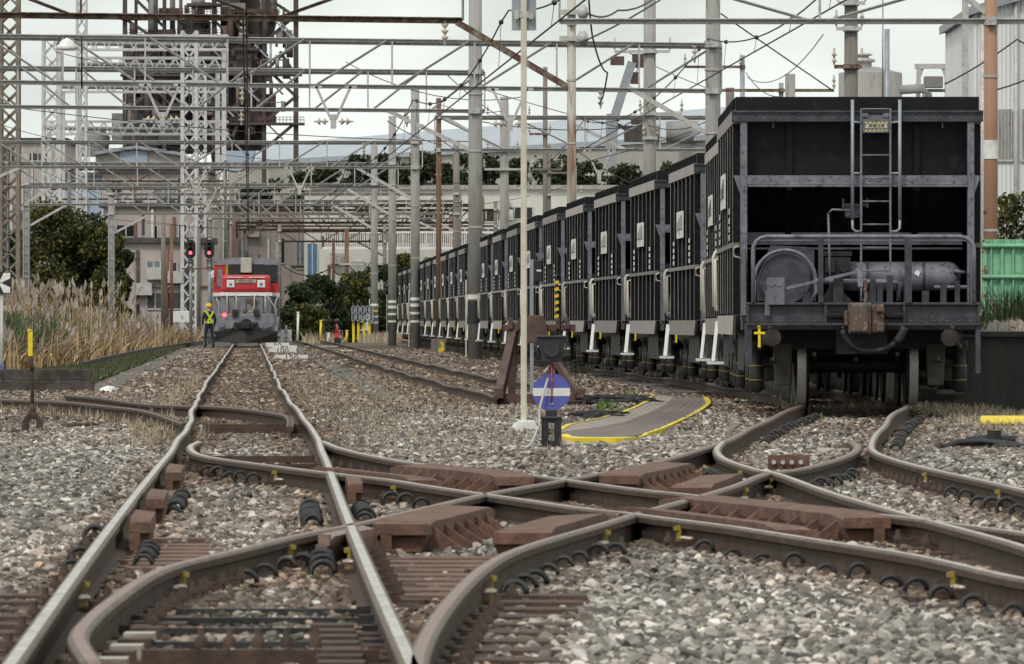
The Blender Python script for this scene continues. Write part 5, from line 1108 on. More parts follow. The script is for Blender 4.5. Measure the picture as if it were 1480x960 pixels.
# ------------------------------------------------------------------ railway worker
def worker():
    Y = 283; t = thing('person', 'worker in navy overalls, lime vest and yellow helmet standing beside the locomotive, seen from behind', 'person', (XY(302, 275), 275, 0), .3)
    me = bpy.data.meshes.new('body'); J = {'pel': (0, 0, .93), 'wst': (0, .0, 1.08), 'chs': (0, .02, 1.30), 'nck': (0, .01, 1.46), 'hd0': (0, .02, 1.55), 'hd1': (0, .03, 1.68),
      'lh': (-.10, 0, .9), 'lk': (-.13, .03, .50), 'la': (-.14, -.02, .10), 'lf': (-.16, .14, .045), 'rh': (.10, 0, .9), 'rk': (.14, .0, .50), 'ra': (.17, -.05, .10), 'rf': (.21, .1, .045),
      'ls': (-.19, .01, 1.38), 'le': (-.25, .0, 1.12), 'lw': (-.24, .08, .88), 'rs': (.19, .01, 1.38), 're': (.26, -.02, 1.12), 'rw': (.25, .1, .90), 'lp': (-.235, .1, .81), 'rp': (.25, .13, .83)}
    R = {'pel': .155, 'wst': .145, 'chs': .165, 'nck': .06, 'hd0': .085, 'hd1': .10, 'lh': .10, 'lk': .07, 'la': .055, 'lf': .045, 'rh': .10, 'rk': .07, 'ra': .055, 'rf': .045, 'ls': .075, 'le': .052, 'lw': .038, 'rs': .075, 're': .052, 'rw': .038, 'lp': .035, 'rp': .035}
    E = [('pel', 'wst'), ('wst', 'chs'), ('chs', 'nck'), ('nck', 'hd0'), ('hd0', 'hd1'), ('pel', 'lh'), ('lh', 'lk'), ('lk', 'la'), ('la', 'lf'), ('pel', 'rh'), ('rh', 'rk'), ('rk', 'ra'), ('ra', 'rf'), ('chs', 'ls'), ('ls', 'le'), ('le', 'lw'), ('lw', 'lp'), ('chs', 'rs'), ('rs', 're'), ('re', 'rw'), ('rw', 'rp')]
    for s, w_ in ((-1, 'lp'), (1, 'rp')):
        b = Vector(J[w_])
        for i in range(5):
            if i < 4: k1 = b+Vector((-.004, -.03+.02*i, -.05-.004*(i in (1, 2)))); k2 = k1+Vector((-s*.012, .008, -.035))
            else: k1 = b+Vector((-s*.01, .045, .0)); k2 = k1+Vector((-s*.012, .015, -.03))
            J[f'{w_}{i}a'] = tuple(k1); J[f'{w_}{i}b'] = tuple(k2); R[f'{w_}{i}a'] = .0095; R[f'{w_}{i}b'] = .008; E += [(w_, f'{w_}{i}a'), (f'{w_}{i}a', f'{w_}{i}b')]
    ks = list(J); me.from_pydata([J[k] for k in ks], [(ks.index(a), ks.index(b)) for a, b in E], [])
    o = bpy.data.objects.new('body', me); COL.objects.link(o); o.modifiers.new('skin', 'SKIN'); sb = o.modifiers.new('sub', 'SUBSURF'); sb.levels = 1; sb.render_levels = 1
    for i, k in enumerate(ks): me.skin_vertices[0].data[i].radius = (R[k], R[k]*.85 if k in ('pel', 'wst', 'chs') else R[k])
    me.skin_vertices[0].data[0].use_root = True
    bpy.context.view_layer.update(); em = bpy.data.meshes.new_from_object(o.evaluated_get(bpy.context.evaluated_depsgraph_get())); bpy.data.objects.remove(o)
    em.materials.clear()
    for m_ in ('navy', 'skin', 'black_steel'): em.materials.append(M[m_])
    for p in em.polygons:
        c = p.center; p.use_smooth = True; p.material_index = 1 if (c.z > 1.47 or (c.z < .89 and abs(c.x) > .2 and c.z > .6)) else (2 if c.z < .10 else 0)
    bo = bpy.data.objects.new('body', em); COL.objects.link(bo); bo.parent = t
    q = MB(); q.lathe([(.125, 1.64), (.13, 1.66), (.118, 1.72), (.08, 1.775), (.02, 1.79)], 16, (0, .03, 0)); q.b2(-.09, .09, .13, .2, 1.64, 1.655); q.build('helmet', M['helmet'], t)
    q = MB(); q.ball((0, .115, 1.585), .02, 8); q.ball((-.105, .03, 1.6), .028, 8, (.4, 1, 1)); q.ball((.105, .03, 1.6), .028, 8, (.4, 1, 1)); q.build('face', M['skin'], t)
    q = MB()
    for s in (-1, 1): q.ball((s*.035, .115, 1.615), .011, 6)
    q.b2(-.03, .03, .115, .125, 1.54, 1.55); q.build('eyes', M['black_steel'], t)
    q = MB(); q.bar((-.13, -.155, 1.42), (.11, -.145, 1.02), .07, .012, Vector((0, 1, 0))); q.bar((.13, -.155, 1.42), (-.11, -.145, 1.02), .07, .012, Vector((0, 1, 0)))
    q.lathe([(.158, .985), (.16, 1.05)], 20); q.bar((-.13, -.15, 1.42), (-.13, .12, 1.46), .06, .03); q.bar((.13, -.15, 1.42), (.13, .12, 1.46), .06, .03)
    q.build('safety_vest', M['vest'], t)
worker()

# ------------------------------------------------------------------ switch marker with blue disc
pm = G(797, 652); t = thing('switch_marker', 'blue disc switch marker with white bar and black lamp on a slotted iron foot', 'switch marker', pm); s_ = 1/174
q = MB()
q.b2(-.083, -.024, -.08, .08, -.04, .285); q.b2(.024, .083, -.08, .08, -.04, .285); q.b2(-.024, .024, -.08, .08, .235, .285); q.b2(-.024, .024, -.08, .08, -.04, .09); q.b2(-.09, .09, -.09, .09, .262, .29); q.b2(-.05, .05, -.05, .05, .285, .345); q.build('iron_foot', M['black'], t, bevel=.008)
q = MB(); q.tube([(0, 0, .33), (0, 0, .72)], .018, 10); q.build('spindle', M['dark_rust'], t)
q = MB(); q.lathe([(.155, 0), (.155, .012)], 40, (0, -.045, .49), 'Y'); dk = q.build('disc', M['blue'], t); q = MB(); q.prism([(-.1535, -.033), (.1535, -.033), (.1535, .033), (-.1535, .033)], .004, MXZ((0, -.0495, .49))); q.build('white_bar', M['white'], dk)
q = MB(); q.ball((0.005, -.05, .59), .012, 8); q.ball((.005, -.05, .392), .012, 8); q.build('rivet', M['galv'], dk)
q = MB(); q.prism([(-.085, .74), (.085, .74), (.12, .945), (-.12, .945)], .2, MXZ((0, -.1, 0))); q.b2(-.125, .125, -.12, .12, .94, .958); q.prism([(-.10, .78), (-.125, .93), (-.135, .93), (-.115, .78)], .24, MXZ((0, -.13, 0))); q.prism([(.10, .78), (.125, .93), (.135, .93), (.115, .78)], .24, MXZ((0, -.13, 0))); lb = q.build('lamp_box', M['black'], t, bevel=.006)
q = MB(); q.lathe([(.065, -.04), (.065, 0), (.045, 0), (.045, -.03)], 24, (0, -.1, .845), 'Y'); q.build('lens_hood', M['black_steel'], lb); q = MB(); q.ball((0, -.1, .845), .045, 14, (1, .5, 1)); q.build('lens', M['lens'], lb)
q = MB(); q.tube([(0, -.06, .74), (.004, -.065, .55), (.0, -.06, .4)], .006, 6); q.build('red_cable', M['red'], t)
q = MB(); q.tube([(-.0, -.02, .73), (-.06, -.07, .66), (-.03, -.09, .6), (-.06, -.1, .5), (-.1, -.12, .35), (-.1, -.14, .22), (-.16, -.25, .08), (-.24, -.4, .0)], .010, 8); q.build('grey_cable', M['galv'], t)

# cream sign post
Y = 66.7; t = thing('sign_post', 'tall cream post with white octagonal foot and grey board turned away at its top', 'sign post', (XY(757, Y), Y, 0)); q = MB(); q.box((0, 0, 2.45), (.058, .05, 4.7)); q.box((.012, -.027, 2.45), (.016, .012, 4.7)); q.build('post', M['cream'], t)
q = MB(); q.prism([(-.115, 0), (.115, 0), (.125, .05), (.085, .14), (-.07, .14), (-.12, .06)], .22, MXZ((0.02, -.11, -.02))); q.build('post_foot', M['white'], t, bevel=.008); q = MB(); q.b2(-.115, .12, .03, .045, ZY(44, Y), ZY(-40, Y)); bd = q.build('board', M['galv_blue'], t); q = MB(); q.b2(-.08, .08, -.03, .03, ZY(26, Y), ZY(17, Y)); q.b2(-.09, -.05, -.045, -.02, ZY(28, Y), ZY(15, Y)); q.b2(.05, .09, -.045, -.02, ZY(28, Y), ZY(15, Y)); q.build('board_clamp', M['galv'], bd)
# slim post with black box
Y = 98; t = thing('signal_post', 'slim grey post with small black box marked by a white dash', 'signal post', (XY(768.5, Y), Y, 0)); q = MB(); q.box((0, 0, ZY(375, Y)/2), (.05, .05, ZY(375, Y))); q.build('post', M['galv_blue'], t); q = MB(); q.b2(.03, .15, -.06, .06, ZY(407, Y), ZY(376, Y)); bx_ = q.build('signal_box', M['black'], t, bevel=.01); q = MB(); q.b2(.07, .135, -.066, -.06, ZY(392.5, Y), ZY(390, Y)); q.build('white_dash', M['white'], bx_)
# yellow black striped post
Y = 118; t = thing('striped_post', 'yellow and black striped post in front of the wagons', 'post', (XY(804.5, Y), Y, 0)); h = ZY(400, Y); q = MB(); q.tube([(0, 0, 0), (0, 0, h)], .032, 10); q.build('post', M['black'], t); q = MB()
z = ZY(470, Y)
while z < h-.05: q.add([(-.036, -.048, z), (.036, -.048, z+.02), (.036, -.048, z+.075), (-.036, -.048, z+.055), (-.036, -.03, z), (.036, -.03, z+.02), (.036, -.03, z+.075), (-.036, -.03, z+.055)], [(0,1,2,3),(7,6,5,4),(0,4,5,1),(2,6,7,3),(0,3,7,4),(1,5,6,2)]); z += .115
q.build('yellow_stripe', M['yellow'], t); q = MB(); q.ball((0, 0, h), .05, 8); q.build('cap', M['black'], t)
# buffer stop
Yb = 88; t = thing('buffer_stop', 'rusty brown buffer stop with splayed legs at the end of the siding', 'buffer stop', (XY(780, Yb), Yb, 0)); X0 = lambda px: XY(px, Yb)-XY(780, Yb)
q = MB()
for a, s in ((722, -1), (838, 1)):
    x = X0(a)
    if s > 0: q.bar((X0(834), -.9, RT), (X0(797), .3, ZY(512, Yb)), .06, .1); q.bar((x*1.0, -1.1, RT+.02), (x*1.05, .9, RT+.02), .1, .12); continue
    q.bar((x, -.9, RT), (x*.62, .3, 1.0), .10, .16); q.bar((x*.62, .35, 1.0), (x*.7, .5, .05), .10, .14); q.bar((x*1.0, -1.1, RT+.02), (x*1.05, .9, RT+.02), .1, .12); q.bar((x*1.08, .6, .1), (x*1.3, 1.6, .1), .12, .14)
q.bar((X0(722), -.8, .1), (X0(842), -.8, .1), .1, .12); q.build('leg_frame', M['buffer'], t)
q = MB(); q.b2(X0(727), X0(832), .1, .3, ZY(479, Yb), ZY(469, Yb)); q.prism([(X0(762), ZY(496, Yb)), (X0(795), ZY(496, Yb)), (X0(788), ZY(462, Yb)), (X0(785), ZY(456, Yb)), (X0(763), ZY(456, Yb)), (X0(760), ZY(470, Yb))], .22, MXZ((0, -.05, 0)))
for a in (738, 752, 806, 820): q.b2(X0(a)-.03, X0(a)+.03, .05, .32, ZY(476, Yb), ZY(460, Yb))
q.build('buffer_head', M['buffer'], t, bevel=.01)
# black cable heap + plants
def heap(label, px, py, wpx, hpx, n, seed, r=.018):
    c = G(px, py); rg = random.Random(seed); q = MB(); wx = wpx*c.y/F/2; wy = 1.4*hpx/10*c.y/50
    for i in range(n):
        a = Vector((rg.uniform(-wx, wx), rg.uniform(-wy, wy), rg.uniform(.0, .05))); d = rg.uniform(-.5, .5); L = rg.uniform(.15, .45)
        q.tube([a, a+Vector((L*.5, math.sin(d)*L*.5, .03)), a+Vector((L, math.sin(d)*L, rg.uniform(-.02, .02)))], r*rg.uniform(.7, 1.3), 6)
    return tag(q.build('cable_heap', M['rubber'], None, c), label, 'cable')
heap('heap of black cable scraps inside the curve of the yellow walkway', 868, 583, 110, 16, 110, 1); heap('flat strip of black cable scraps nearest the blue disc', 842, 606, 60, 6, 40, 2, .014)
c = G(1418, 652); q = MB(); q.tube([(-.33, -.2, .03), (-.2, 0, .07), (0, .05, .08), (.2, .0, .06), (.35, .1, .04)], .03, 8); q.tube([(-.2, .3, .04), (.0, .2, .10), (.3, .25, .09)], .035, 8); q.box((.05, .3, .07), (.3, .3, .09)); q.lathe([(.06, 0), (.06, .12)], 12, (.12, .15, .05)); q.tube([(.1, -.1, .04), (.3, -.2, .05), (.36, .2, .05)], .022, 8)
tag(q.build('cable_bundle', M['rubber'], None, c, bevel=.008), 'black rubber cable bundle lying on pale ballast at the right', 'cable')
for i, (px, py, n, lab) in enumerate(((875, 598, 26, 'bright green weed among the black cable scraps'), (908, 580, 14, 'small green weed on top of the cable heap'), (1475, 600, 26, 'green weed above the yellow kerb marker'), (1185, 618, 8, 'tiny green sprout beside the wagon rail'))):
    c = G(px, py); blades('weed_plant', [(c.x+random.gauss(0, .06), c.y+random.gauss(0, .15), 0) for k in range(n*2)], .16, .035, M['leaf_lime'], lab, 'weed', .9, None, 'thing', None, 2)
# yellow kerb marker at the right
c = G(1450, 626); t = thing('kerb_marker', 'yellow topped kerb marker on black supports at the right edge', 'marker', c); q = MB(); q.add([(-.235, -.1, .085), (.35, -.1, .085), (.35, .25, .14), (-.2, .25, .14), (-.235, -.1, .11), (.35, -.1, .11), (.35, .25, .165), (-.2, .25, .165)], [(0,1,2,3),(7,6,5,4),(0,4,5,1),(2,6,7,3),(0,3,7,4),(1,5,6,2)]); q.build('yellow_board', M['yellow'], t, bevel=.006)
q = MB(); q.b2(-.21, -.1, -.05, .2, 0, .084); q.b2(0.06, .34, -.05, .2, 0, .084); q.build('support', M['black'], t); q = MB(); q.b2(-.24, .35, -.35, -.26, -.01, .022); q.build('base_strip', M['yellow'], t)

# left side small things
Y = 107; t = thing('arrow_sign', 'square black sign with white arrow wedges on a pale post at the left edge', 'sign', (XY(2.5, Y), Y, 0)); q = MB(); q.tube([(0, 0, 0), (0, 0, ZY(425, Y))], .027, 10); q.build('post', M['galv'], t)
x1 = XY(17, Y)-XY(2.5, Y); z0, z1 = ZY(425, Y), ZY(393, Y); x0 = x1-.345; zc = (z0+z1)/2; q = MB(); q.b2(x0, x1, -.05, -.03, z0, z1); sg = q.build('sign_face', M['black'], t); q = MB()
for s in (-1, 1): q.prism([(x1-.02, zc+s*.07), (x1-.02, zc+s*.155), (x1-.12, zc+s*.155), (x1-.19, zc+s*.012), (x1-.16, zc+s*.003)], .004, MXZ((0, -.055, 0))); q.prism([(x0+.02, zc+s*.155), (x0+.06, zc+s*.155), (x0+.14, zc+s*.01), (x0+.02, zc+s*.01)], .004, MXZ((0, -.055, 0)))
q.build('white_wedge', M['white'], sg); q = MB(); q.lathe([(.14, 0), (.14, .015)], 28, (-.1, -.045, ZY(538, Y)), 'Y'); dd = q.build('disc', M['blue'], t); q = MB(); q.b2(-.235, .035, -.052, -.045, ZY(541, Y), ZY(535, Y)); q.build('white_bar', M['white'], dd)
t = thing('switch_lever', 'rusty switch lever with yellow painted handle on a forked foot', 'switch lever', G(47, 626)); q = MB()
for s in (-1, 1): q.prism([(s*.035, 0), (s*.1, 0), (s*.095, .12), (s*.05, .18), (s*.02, .18), (s*.04, .1)], .12, MXZ((0, -.06, 0)))
q.b2(-.05, .05, -.05, .05, .13, .2); q.build('lever_foot', M['dark_rust'], t, bevel=.008); q = MB(); q.tube([(0, 0, .15), (-.005, 0, .62), (-.015, 0, .72)], .017, 8); q.tube([(0, 0, .17), (0, 0, .28)], .03, 8); q.tube([(-.005, 0, .60), (-.02, 0, .74)], .022, 8); q.build('lever_rod', M['dark_rust'], t); q = MB(); q.box((-.022, 0, .86), (.042, .03, .24)); q.box((-.03, 0, .99), (.036, .03, .03)); q.build('lever_handle', M['yellow'], t)
q = MB(); q.tube([(.12, .05, .03), (.35, .1, .04), (.42, .1, .05), (.52, .15, .02)], .022, 8); tag(q.build('steel_rod', M['dark_rust'], None, G(70, 620)), 'short rusty rod lying on gravel right of the switch lever', 'rod')
Y = 105; t = thing('timber_stack', 'two old dark sleepers stacked on edge in front of the reeds', 'timber', (XY(68, Y), Y, 0)); wd_ = 66*Y/F
q = MB(); q.box((0, 0, .09), (wd_*2+.04, .2, .17)); q.build('sleeper', M['wood'], t, bevel=.012); q = MB(); q.box((-.02, .03, .265), (wd_*2, .2, .17)); q.build('sleeper', M['wood'], t, bevel=.012)
bm = bmesh.new(); bmesh.ops.create_icosphere(bm, subdivisions=3, radius=1)
for v in bm.verts:
    k = 1+.22*noise.noise(v.co*1.7)+.08*noise.noise(v.co*5); v.co = Vector((v.co.x*k*.135, v.co.y*k*.16, max(-.3, v.co.z*k)*.085+.02))
me = bpy.data.meshes.new('plastic_bag'); bm.to_mesh(me); bm.free(); me.materials.append(M['white'])
for p in me.polygons: p.use_smooth = True
o = bpy.data.objects.new('plastic_bag', me); COL.objects.link(o); o.location = G(157, 568); tag(o, 'crumpled white bag lying beside the timber stack', 'bag')

# speed boards and other far small things
for s, px, y0, y1, wpx, lab in (('150', 421, 513, 520.5, 48, 'white board lettered 150 nearest on the gravel'), ('100', 408, 503.5, 510.5, 40, 'white board lettered 100 right behind the 150 board'), ('80', 411, 499.5, 505.5, 36, 'white board lettered 80 half hidden behind the 100 board'), ('50', 401, 495.5, 502, 34, 'white board lettered 50, smallest and farthest of the boards')):
    p0 = G(px, y1); k = p0.y/F; t = thing('number_board', lab, 'board', p0, 0, 'white number boards by the track'); q = MB(); q.box((0, 0, (y1-y0)*k/2), (wpx*k, .06, (y1-y0)*k)); q.build('board', M['white'], t); text(s, (y1-y0)*k*1.15, Matrix.Translation((0, -.034, (y1-y0)*k*.5)) @ Matrix.Rotation(PI/2, 4, 'X') @ Matrix.Diagonal((1.6, 1, 1, 1)), M['glyph'], t)
Y = 300; t = thing('plate_sign', 'small white square plate on a grey post right of the locomotive', 'sign', (XY(413.5, Y), Y, 0)); q = MB(); q.box((0, .04, .45), (.1, .06, .9)); q.build('post', M['galv'], t); q = MB(); q.b2(-.24, .24, -.02, .0, .22, .70); q.build('plate', M['white'], t); q = MB(); q.b2(-.1, .1, -.03, -.02, .58, .62); q.b2(-.1, .1, -.03, -.02, .32, .36); q.b2(-.03, .03, -.04, .02, .0, .75); q.build('fixing', M['galv_blue'], t)
for px, Y, h, mk, lab in ((463, 330, 1.1, 'yellow', 'yellow stake left of the red switch stand'), (474, 326, .5, 'white', 'short white stake left of the red switch stand'), (500.5, 330, .62, 'yellow', 'short yellow stake right of the red switch stand'), (430, 335, 1.5, 'white', 'leaning white stick right of the locomotive')):
    t = thing('marker_stake', lab, 'stake', (XY(px, Y), Y, 0)); q = MB(); q.tube([(0, 0, 0), (.03, 0, h)], .055, 8); q.build('stake', M[mk], t); q = MB(); q.box((.03, 0, h), (.15, .12, .05)); q.build('cap', M[mk], t)
for px, Y, lab, mk in ((467.5, 332, 'left black capped switch stand beside the yellow stake', 'black'), (475, 338, 'right black capped switch stand behind the white stake', 'black'), (487, 330, 'red switch stand with black top and foot', 'red')):
    t = thing('switch_stand', lab, 'switch stand', (XY(px, Y), Y, 0)); q = MB(); q.b2(-.12, .12, -.1, .1, 0, .45); q.b2(-.2, .2, -.08, .08, 0, .25); q.build('foot', M['black'], t); q = MB(); q.tube([(0, 0, .4), (0, 0, 1.0)], .05, 8, .035); q.build('stem', M[mk] if mk == 'red' else M['dark_rust'], t); q = MB(); q.ball((0, 0, 1.08), .13, 10); q.build('lamp_head', M['black'], t)
    if mk == 'red': q = MB(); q.b2(-.13, .13, -.13, -.1, .28, .52); q.tube([(0, -.02, .5), (0, -.02, .95)], .07, 8, .04); q.build('red_shield', M['red'], t)
# blue grey machine racks on yellow legs
Y = 345; rk = thing('equipment_rack', 'blue grey steel racks on yellow legs left of the striped pillars', 'rack', (XY(524, Y), Y, 0)); k = Y/F
for px in (511, 517.5, 524.5, 531.5, 537):
    q = MB(); x = (px-524)*k
    for dx in (-.07, .07): q.b2(x+dx-.025, x+dx+.025, -.5, .5, ZY(464, Y), ZY(442.5, Y))
    for py in (443, 453, 463.5): q.b2(x-.09, x+.09, -.5, .5, ZY(py, Y)-.03, ZY(py, Y)+.03)
    q.build('frame', M['galv_blue'], rk)
q = MB()
for px in (514, 521, 528, 534.5):
    for py in (448, 458.5): q.lathe([(.1, -.4), (.12, 0), (.1, .4)], 12, ((px-524)*k, 0, ZY(py, Y)), 'Y')
q.build('spool', M['galv'], rk)
for px in (511, 518, 526, 534): q = MB(); q.b2((px-524)*k-.06, (px-524)*k+.06, -.3, .3, 0, ZY(465, Y)); q.build('leg', M['yellow'], rk)
rk2 = thing('equipment_rack', 'blue grey steel rack between the two left striped pillars', 'rack', (XY(556, 362), 362, 0)); q = MB(); k = .0362
for px in (550, 560.5): q.b2((px-556)*k-.05, (px-556)*k+.05, -.5, .5, 0, ZY(441, 362))
for py in (442, 461): q.b2(-.3, .25, -.5, .5, ZY(py, 362)-.04, ZY(py, 362)+.04)
q.build('frame', M['galv_blue'], rk2); q = MB(); q.lathe([(.22, -.4), (.22, .4)], 14, (0, 0, ZY(451, 362)), 'Y'); q.build('spool', M['galv'], rk2)

# signals
def signal(px, label, s, Y=318):
    t = thing('railway_signal', label, 'signal', (XY(px, Y), Y, 0), 0, 'red colour light signals'); k = Y/F; q = MB(); q.tube([(0, .2, 0), (0, .2, ZY(345, Y))], .075, 10); q.build('mast', M['galv_blue'], t)
    zc = ZY(360, Y); rx, hz = 7.3*k, 6.5*k; pr = [(rx*math.cos(PI*i/10), hz+rx*math.sin(PI*i/10)) for i in range(11)]+[(-rx*math.cos(PI*i/10), -hz-rx*math.sin(PI*i/10)) for i in range(11)]
    q = MB(); q.prism(pr, .05, MXZ((0, 0, zc))); q.build('backboard', M['black'], t); q = MB()
    for py in (353.2, 359.3, 365.6): n = 14; q.tube([(2.9*k*math.cos(PI*i/n), -.14, ZY(py, Y)+2.9*k*math.sin(PI*i/n)) for i in range(n+1)], .02, 6); q.lathe([(2.6*k, 0), (2.6*k, -.12), (2.3*k, -.12), (2.3*k, 0)], 18, (0, 0, ZY(py, Y)), 'Y')
    q.build('lamp_hood', M['black'], t); q = MB(); q.lathe([(2.55*k, -.05), (2.2*k, -.13)], 20, (0, 0, ZY(365.6, Y)), 'Y'); q.build('red_light', M['redlamp'], t); q = MB()
    for py in (353.2, 359.3): q.ball((0, -.04, ZY(py, Y)), 1.3*k, 10, (1, .5, 1))
    q.build('dark_light', M['lens'], t); q = MB(); q.b2(-3.6*k, 3.6*k, -.03, .02, ZY(387.5, Y), ZY(374.5, Y)); p_ = q.build('name_plate', M['black'], t)
    text(s, 5.6*k, TXT((0, -.035, ZY(381, Y))), M['white'], p_)
signal(275.5, 'left red light signal with black oval board', '一\n出'); signal(302.5, 'right red light signal with black oval board beside the locomotive', '二\n出')
Y = 318; t = thing('signal_bracket', 'rusty walkway rail below the two signal boards', 'bracket', (XY(286, Y), Y, ZY(388.5, Y))); q = MB(); q.bar((-.75, .2, 0), (.75, .2, 0), .06); q.bar((-.75, .5, 0), (.75, .5, 0), .06); q.build('rail', M['rust_pole'], t)
Y = 312; t = thing('relay_cabinet', 'white relay cabinet on a pipe leg in the reeds below the left signal', 'cabinet', (XY(262, Y), Y, 0)); q = MB(); q.box((0, 0, ZY(458, Y)), (.72, .4, .52)); cb = q.build('cabinet_body', M['white'], t, bevel=.02); q = MB(); q.b2(.0, .08, -.215, -.2, ZY(461, Y), ZY(455, Y)); q.build('latch', M['galv'], cb); q = MB(); q.tube([(-.2, 0, 0), (-.2, 0, ZY(466, Y))], .05, 8); q.build('leg', M['galv'], t)
q = MB(); q.box((0, 0, .25), (1.9, .25, .14)); tag(q.build('stop_beam', M['wood'], None, G(285, 495.5)), 'low dark timber beam beside the worker', 'timber')
for px, py in ((413, 506),): pass
for i, (px, py, lab) in enumerate(((470, 502, 'long pale board lying between the siding rails'), (515, 508.5, 'short pale board lying between the siding rails'))):
    q = MB(); q.box((0, 0, .03), (1.6-.5*i, 3, .05)); tag(q.build('pale_board', M['cream'], None, G(px, py)), lab, 'board')

# ------------------------------------------------------------------ platform, fence and white building at the right
q = MB(); q.b2(5.25, 30, 79, 400, 0, .9); q.b2(5.2, 30, 78.9, 400.1, .9, .96); tag(q.build('loading_platform', M['wet']), 'black stained concrete platform wall right of the nearest wagon', 'platform')
Y = 96; t = thing('sheet_fence', 'peeling green corrugated sheet fence on the platform', 'fence', (XY(1419, Y), Y, .96)); Wd = 1.6; n = 120; q = MB(); hgt = ZY(343, Y)-.96; vs = []
for i in range(n+1):
    x = Wd*i/n; u = (x % .155)/.155; d = .0 if u < .62 else (-.06 if .70 < u < .92 else -.03); hh = hgt+(.0 if int(x/.6) % 2 else -.03); vs += [(x, d, 0), (x, d, hh), (x, d+.02, 0), (x, d+.02, hh)]
q.add(vs, [f for i in range(n) for f in ((i*4, i*4+4, i*4+5, i*4+1), (i*4+2, i*4+3, i*4+7, i*4+6), (i*4+1, i*4+5, i*4+7, i*4+3))]); q.build('sheet', M['green'], t); q = MB()
for z in (hgt-.12, hgt-.55): q.tube([(0, -.06, z), (Wd, -.06, z)], .03, 8)
q.build('rail', M['green'], t); q = MB(); q.b2(0, .07, -.035, -.012, 0, hgt*.97); q.b2(.1, .17, -.07, -.066, 0, hgt*.35); q.build('rust_strip', M['green_rust'], t)
blades('weeds', [(XY(1455, 92)+random.gauss(0, .22), 90+random.gauss(0, 1), .96) for i in range(420)], .55, .02, M['leaf_dark'], None, None, .7)
blades('weeds', [(XY(1425, 90)+random.gauss(0, .1), 86+random.gauss(0, 2), .94) for i in range(160)], .18, .02, M['drygrass'], None, None, .9)
q = MB(); rg = random.Random(4)
for i in range(26): q.box((XY(1432, 88)+rg.uniform(-.12, .2), 86+rg.uniform(-2, 2), .97+rg.uniform(0, .08)), (rg.uniform(.04, .12), .1, rg.uniform(.04, .1)), Matrix.Rotation(rg.uniform(0, 1), 3, 'Y'))
tag(q.build('rubble', M['concrete']), kind='stuff')
Y = 210; t = thing('white_building', 'white metal clad building with tall windows at the upper right', 'building', (XY(1408, Y), Y, 0)); zr = ZY(18, Y)
q = MB(); q.add([(0, 0, 0), (9, 0, 0), (9, 0, zr+2.6), (0, 0, zr), (0, 14, 0), (9, 14, 0), (9, 14, zr+2.6), (0, 14, zr)], [(0,1,2,3),(7,6,5,4),(0,3,7,4),(1,5,6,2),(3,2,6,7)]); q.build('wall', M['wall_white'], t); q = MB(); q.add([(-.2, -.3, zr-.1), (9.2, -.3, zr+2.6), (9.2, -.3, zr+2.85), (-.2, -.3, zr+.15), (-.2, 14, zr-.1), (9.2, 14, zr+2.6), (9.2, 14, zr+2.85), (-.2, 14, zr+.15)], [(0,1,2,3),(7,6,5,4),(0,3,7,4),(1,5,6,2),(3,2,6,7),(0,4,5,1)]); q.build('roof', M['galv_blue'], t)
for a, b in ((1443, 1462), (1477, 1495)):
    x0, x1 = XY(a, Y)-XY(1408, Y), XY(b, Y)-XY(1408, Y); q = MB(); q.b2(x0, x1, -.04, -.02, ZY(232, Y), ZY(158, Y)); wo = q.build('window', M['concrete'], t); q = MB()
    for i in range(5): x = x0+(x1-x0)*i/4; q.b2(x-.015, x+.015, -.07, -.04, ZY(232, Y), ZY(158, Y))
    q.b2(x0-.05, x1+.05, -.08, -.03, ZY(234, Y), ZY(231, Y)); q.build('window_bars', M['galv'], wo)
q = MB(); q.tube([(XY(1468, Y)-XY(1408, Y), -.12, 0), (XY(1468, Y)-XY(1408, Y), -.12, zr+1.4)], .07, 8); q.tube([(.25, -.12, 0), (.25, -.12, zr)], .09, 8); q.build('downpipe', M['galv'], t)
# silo, crane etc. above the end wagon
Y = 520; k = Y/F; t = thing('storage_tank', 'pale round storage tank above the end wagon', 'tank', (XY(1258, Y), Y, 0)); r = 46*k; zt = ZY(106, Y); q = MB(); q.lathe([(r, 0), (r, zt), (r*.98, zt+.02), (.6, zt+.45), (.1, zt+.5)], 36); q.build('tank_shell', M['concrete'], t); q = MB(); q.lathe([(.7, zt+.4), (.7, zt+.8), (.95, zt+.85), (.95, zt+1.05), (.5, zt+1.15), (.5, zt+1.3), (.8, zt+1.35), (.6, zt+1.5)], 18, (-.6, 0, 0)); q.build('roof_vent', M['galv'], t)
q = MB(); q.tube([(.8, -r, zt-2), (.8, -r, zt+5.5)], .06, 6); q.build('antenna', M['galv_blue'], t)
Y = 560; k = Y/F; t = thing('portal_crane', 'small distant portal crane frame beyond the storage tank', 'crane', (XY(1348, Y), Y, 0)); q = MB()
for s in (-1, 1): q.bar((s*28*k, 0, 0), (s*20*k, 0, ZY(95, Y)), .35); q.bar((s*14*k, 0, ZY(98, Y)), (s*26*k, 0, ZY(130, Y)), .2)
q.bar((-26*k, 0, ZY(96, Y)), (26*k, 0, ZY(96, Y)), .4); q.build('portal', M['galv'], t); q = MB(); q.b2(-12*k, 14*k, -1, 1, ZY(127, Y), ZY(111, Y)); q.b2(-25*k, 28*k, -.5, .5, ZY(133, Y), ZY(129, Y)); q.build('trolley', M['furnace_grey'], t)
q = MB(); q.tube([(XY(1300, 500), 500, ZY(130, 500)), (XY(1333, 500), 500, ZY(128, 500)), (XY(1340, 500), 500, ZY(135, 500)), (XY(1340, 500), 500, 0)], .35, 10); tag(q.build('works_pipe', M['furnace_grey']), 'grey bent pipe between tank and portal crane', 'pipe')
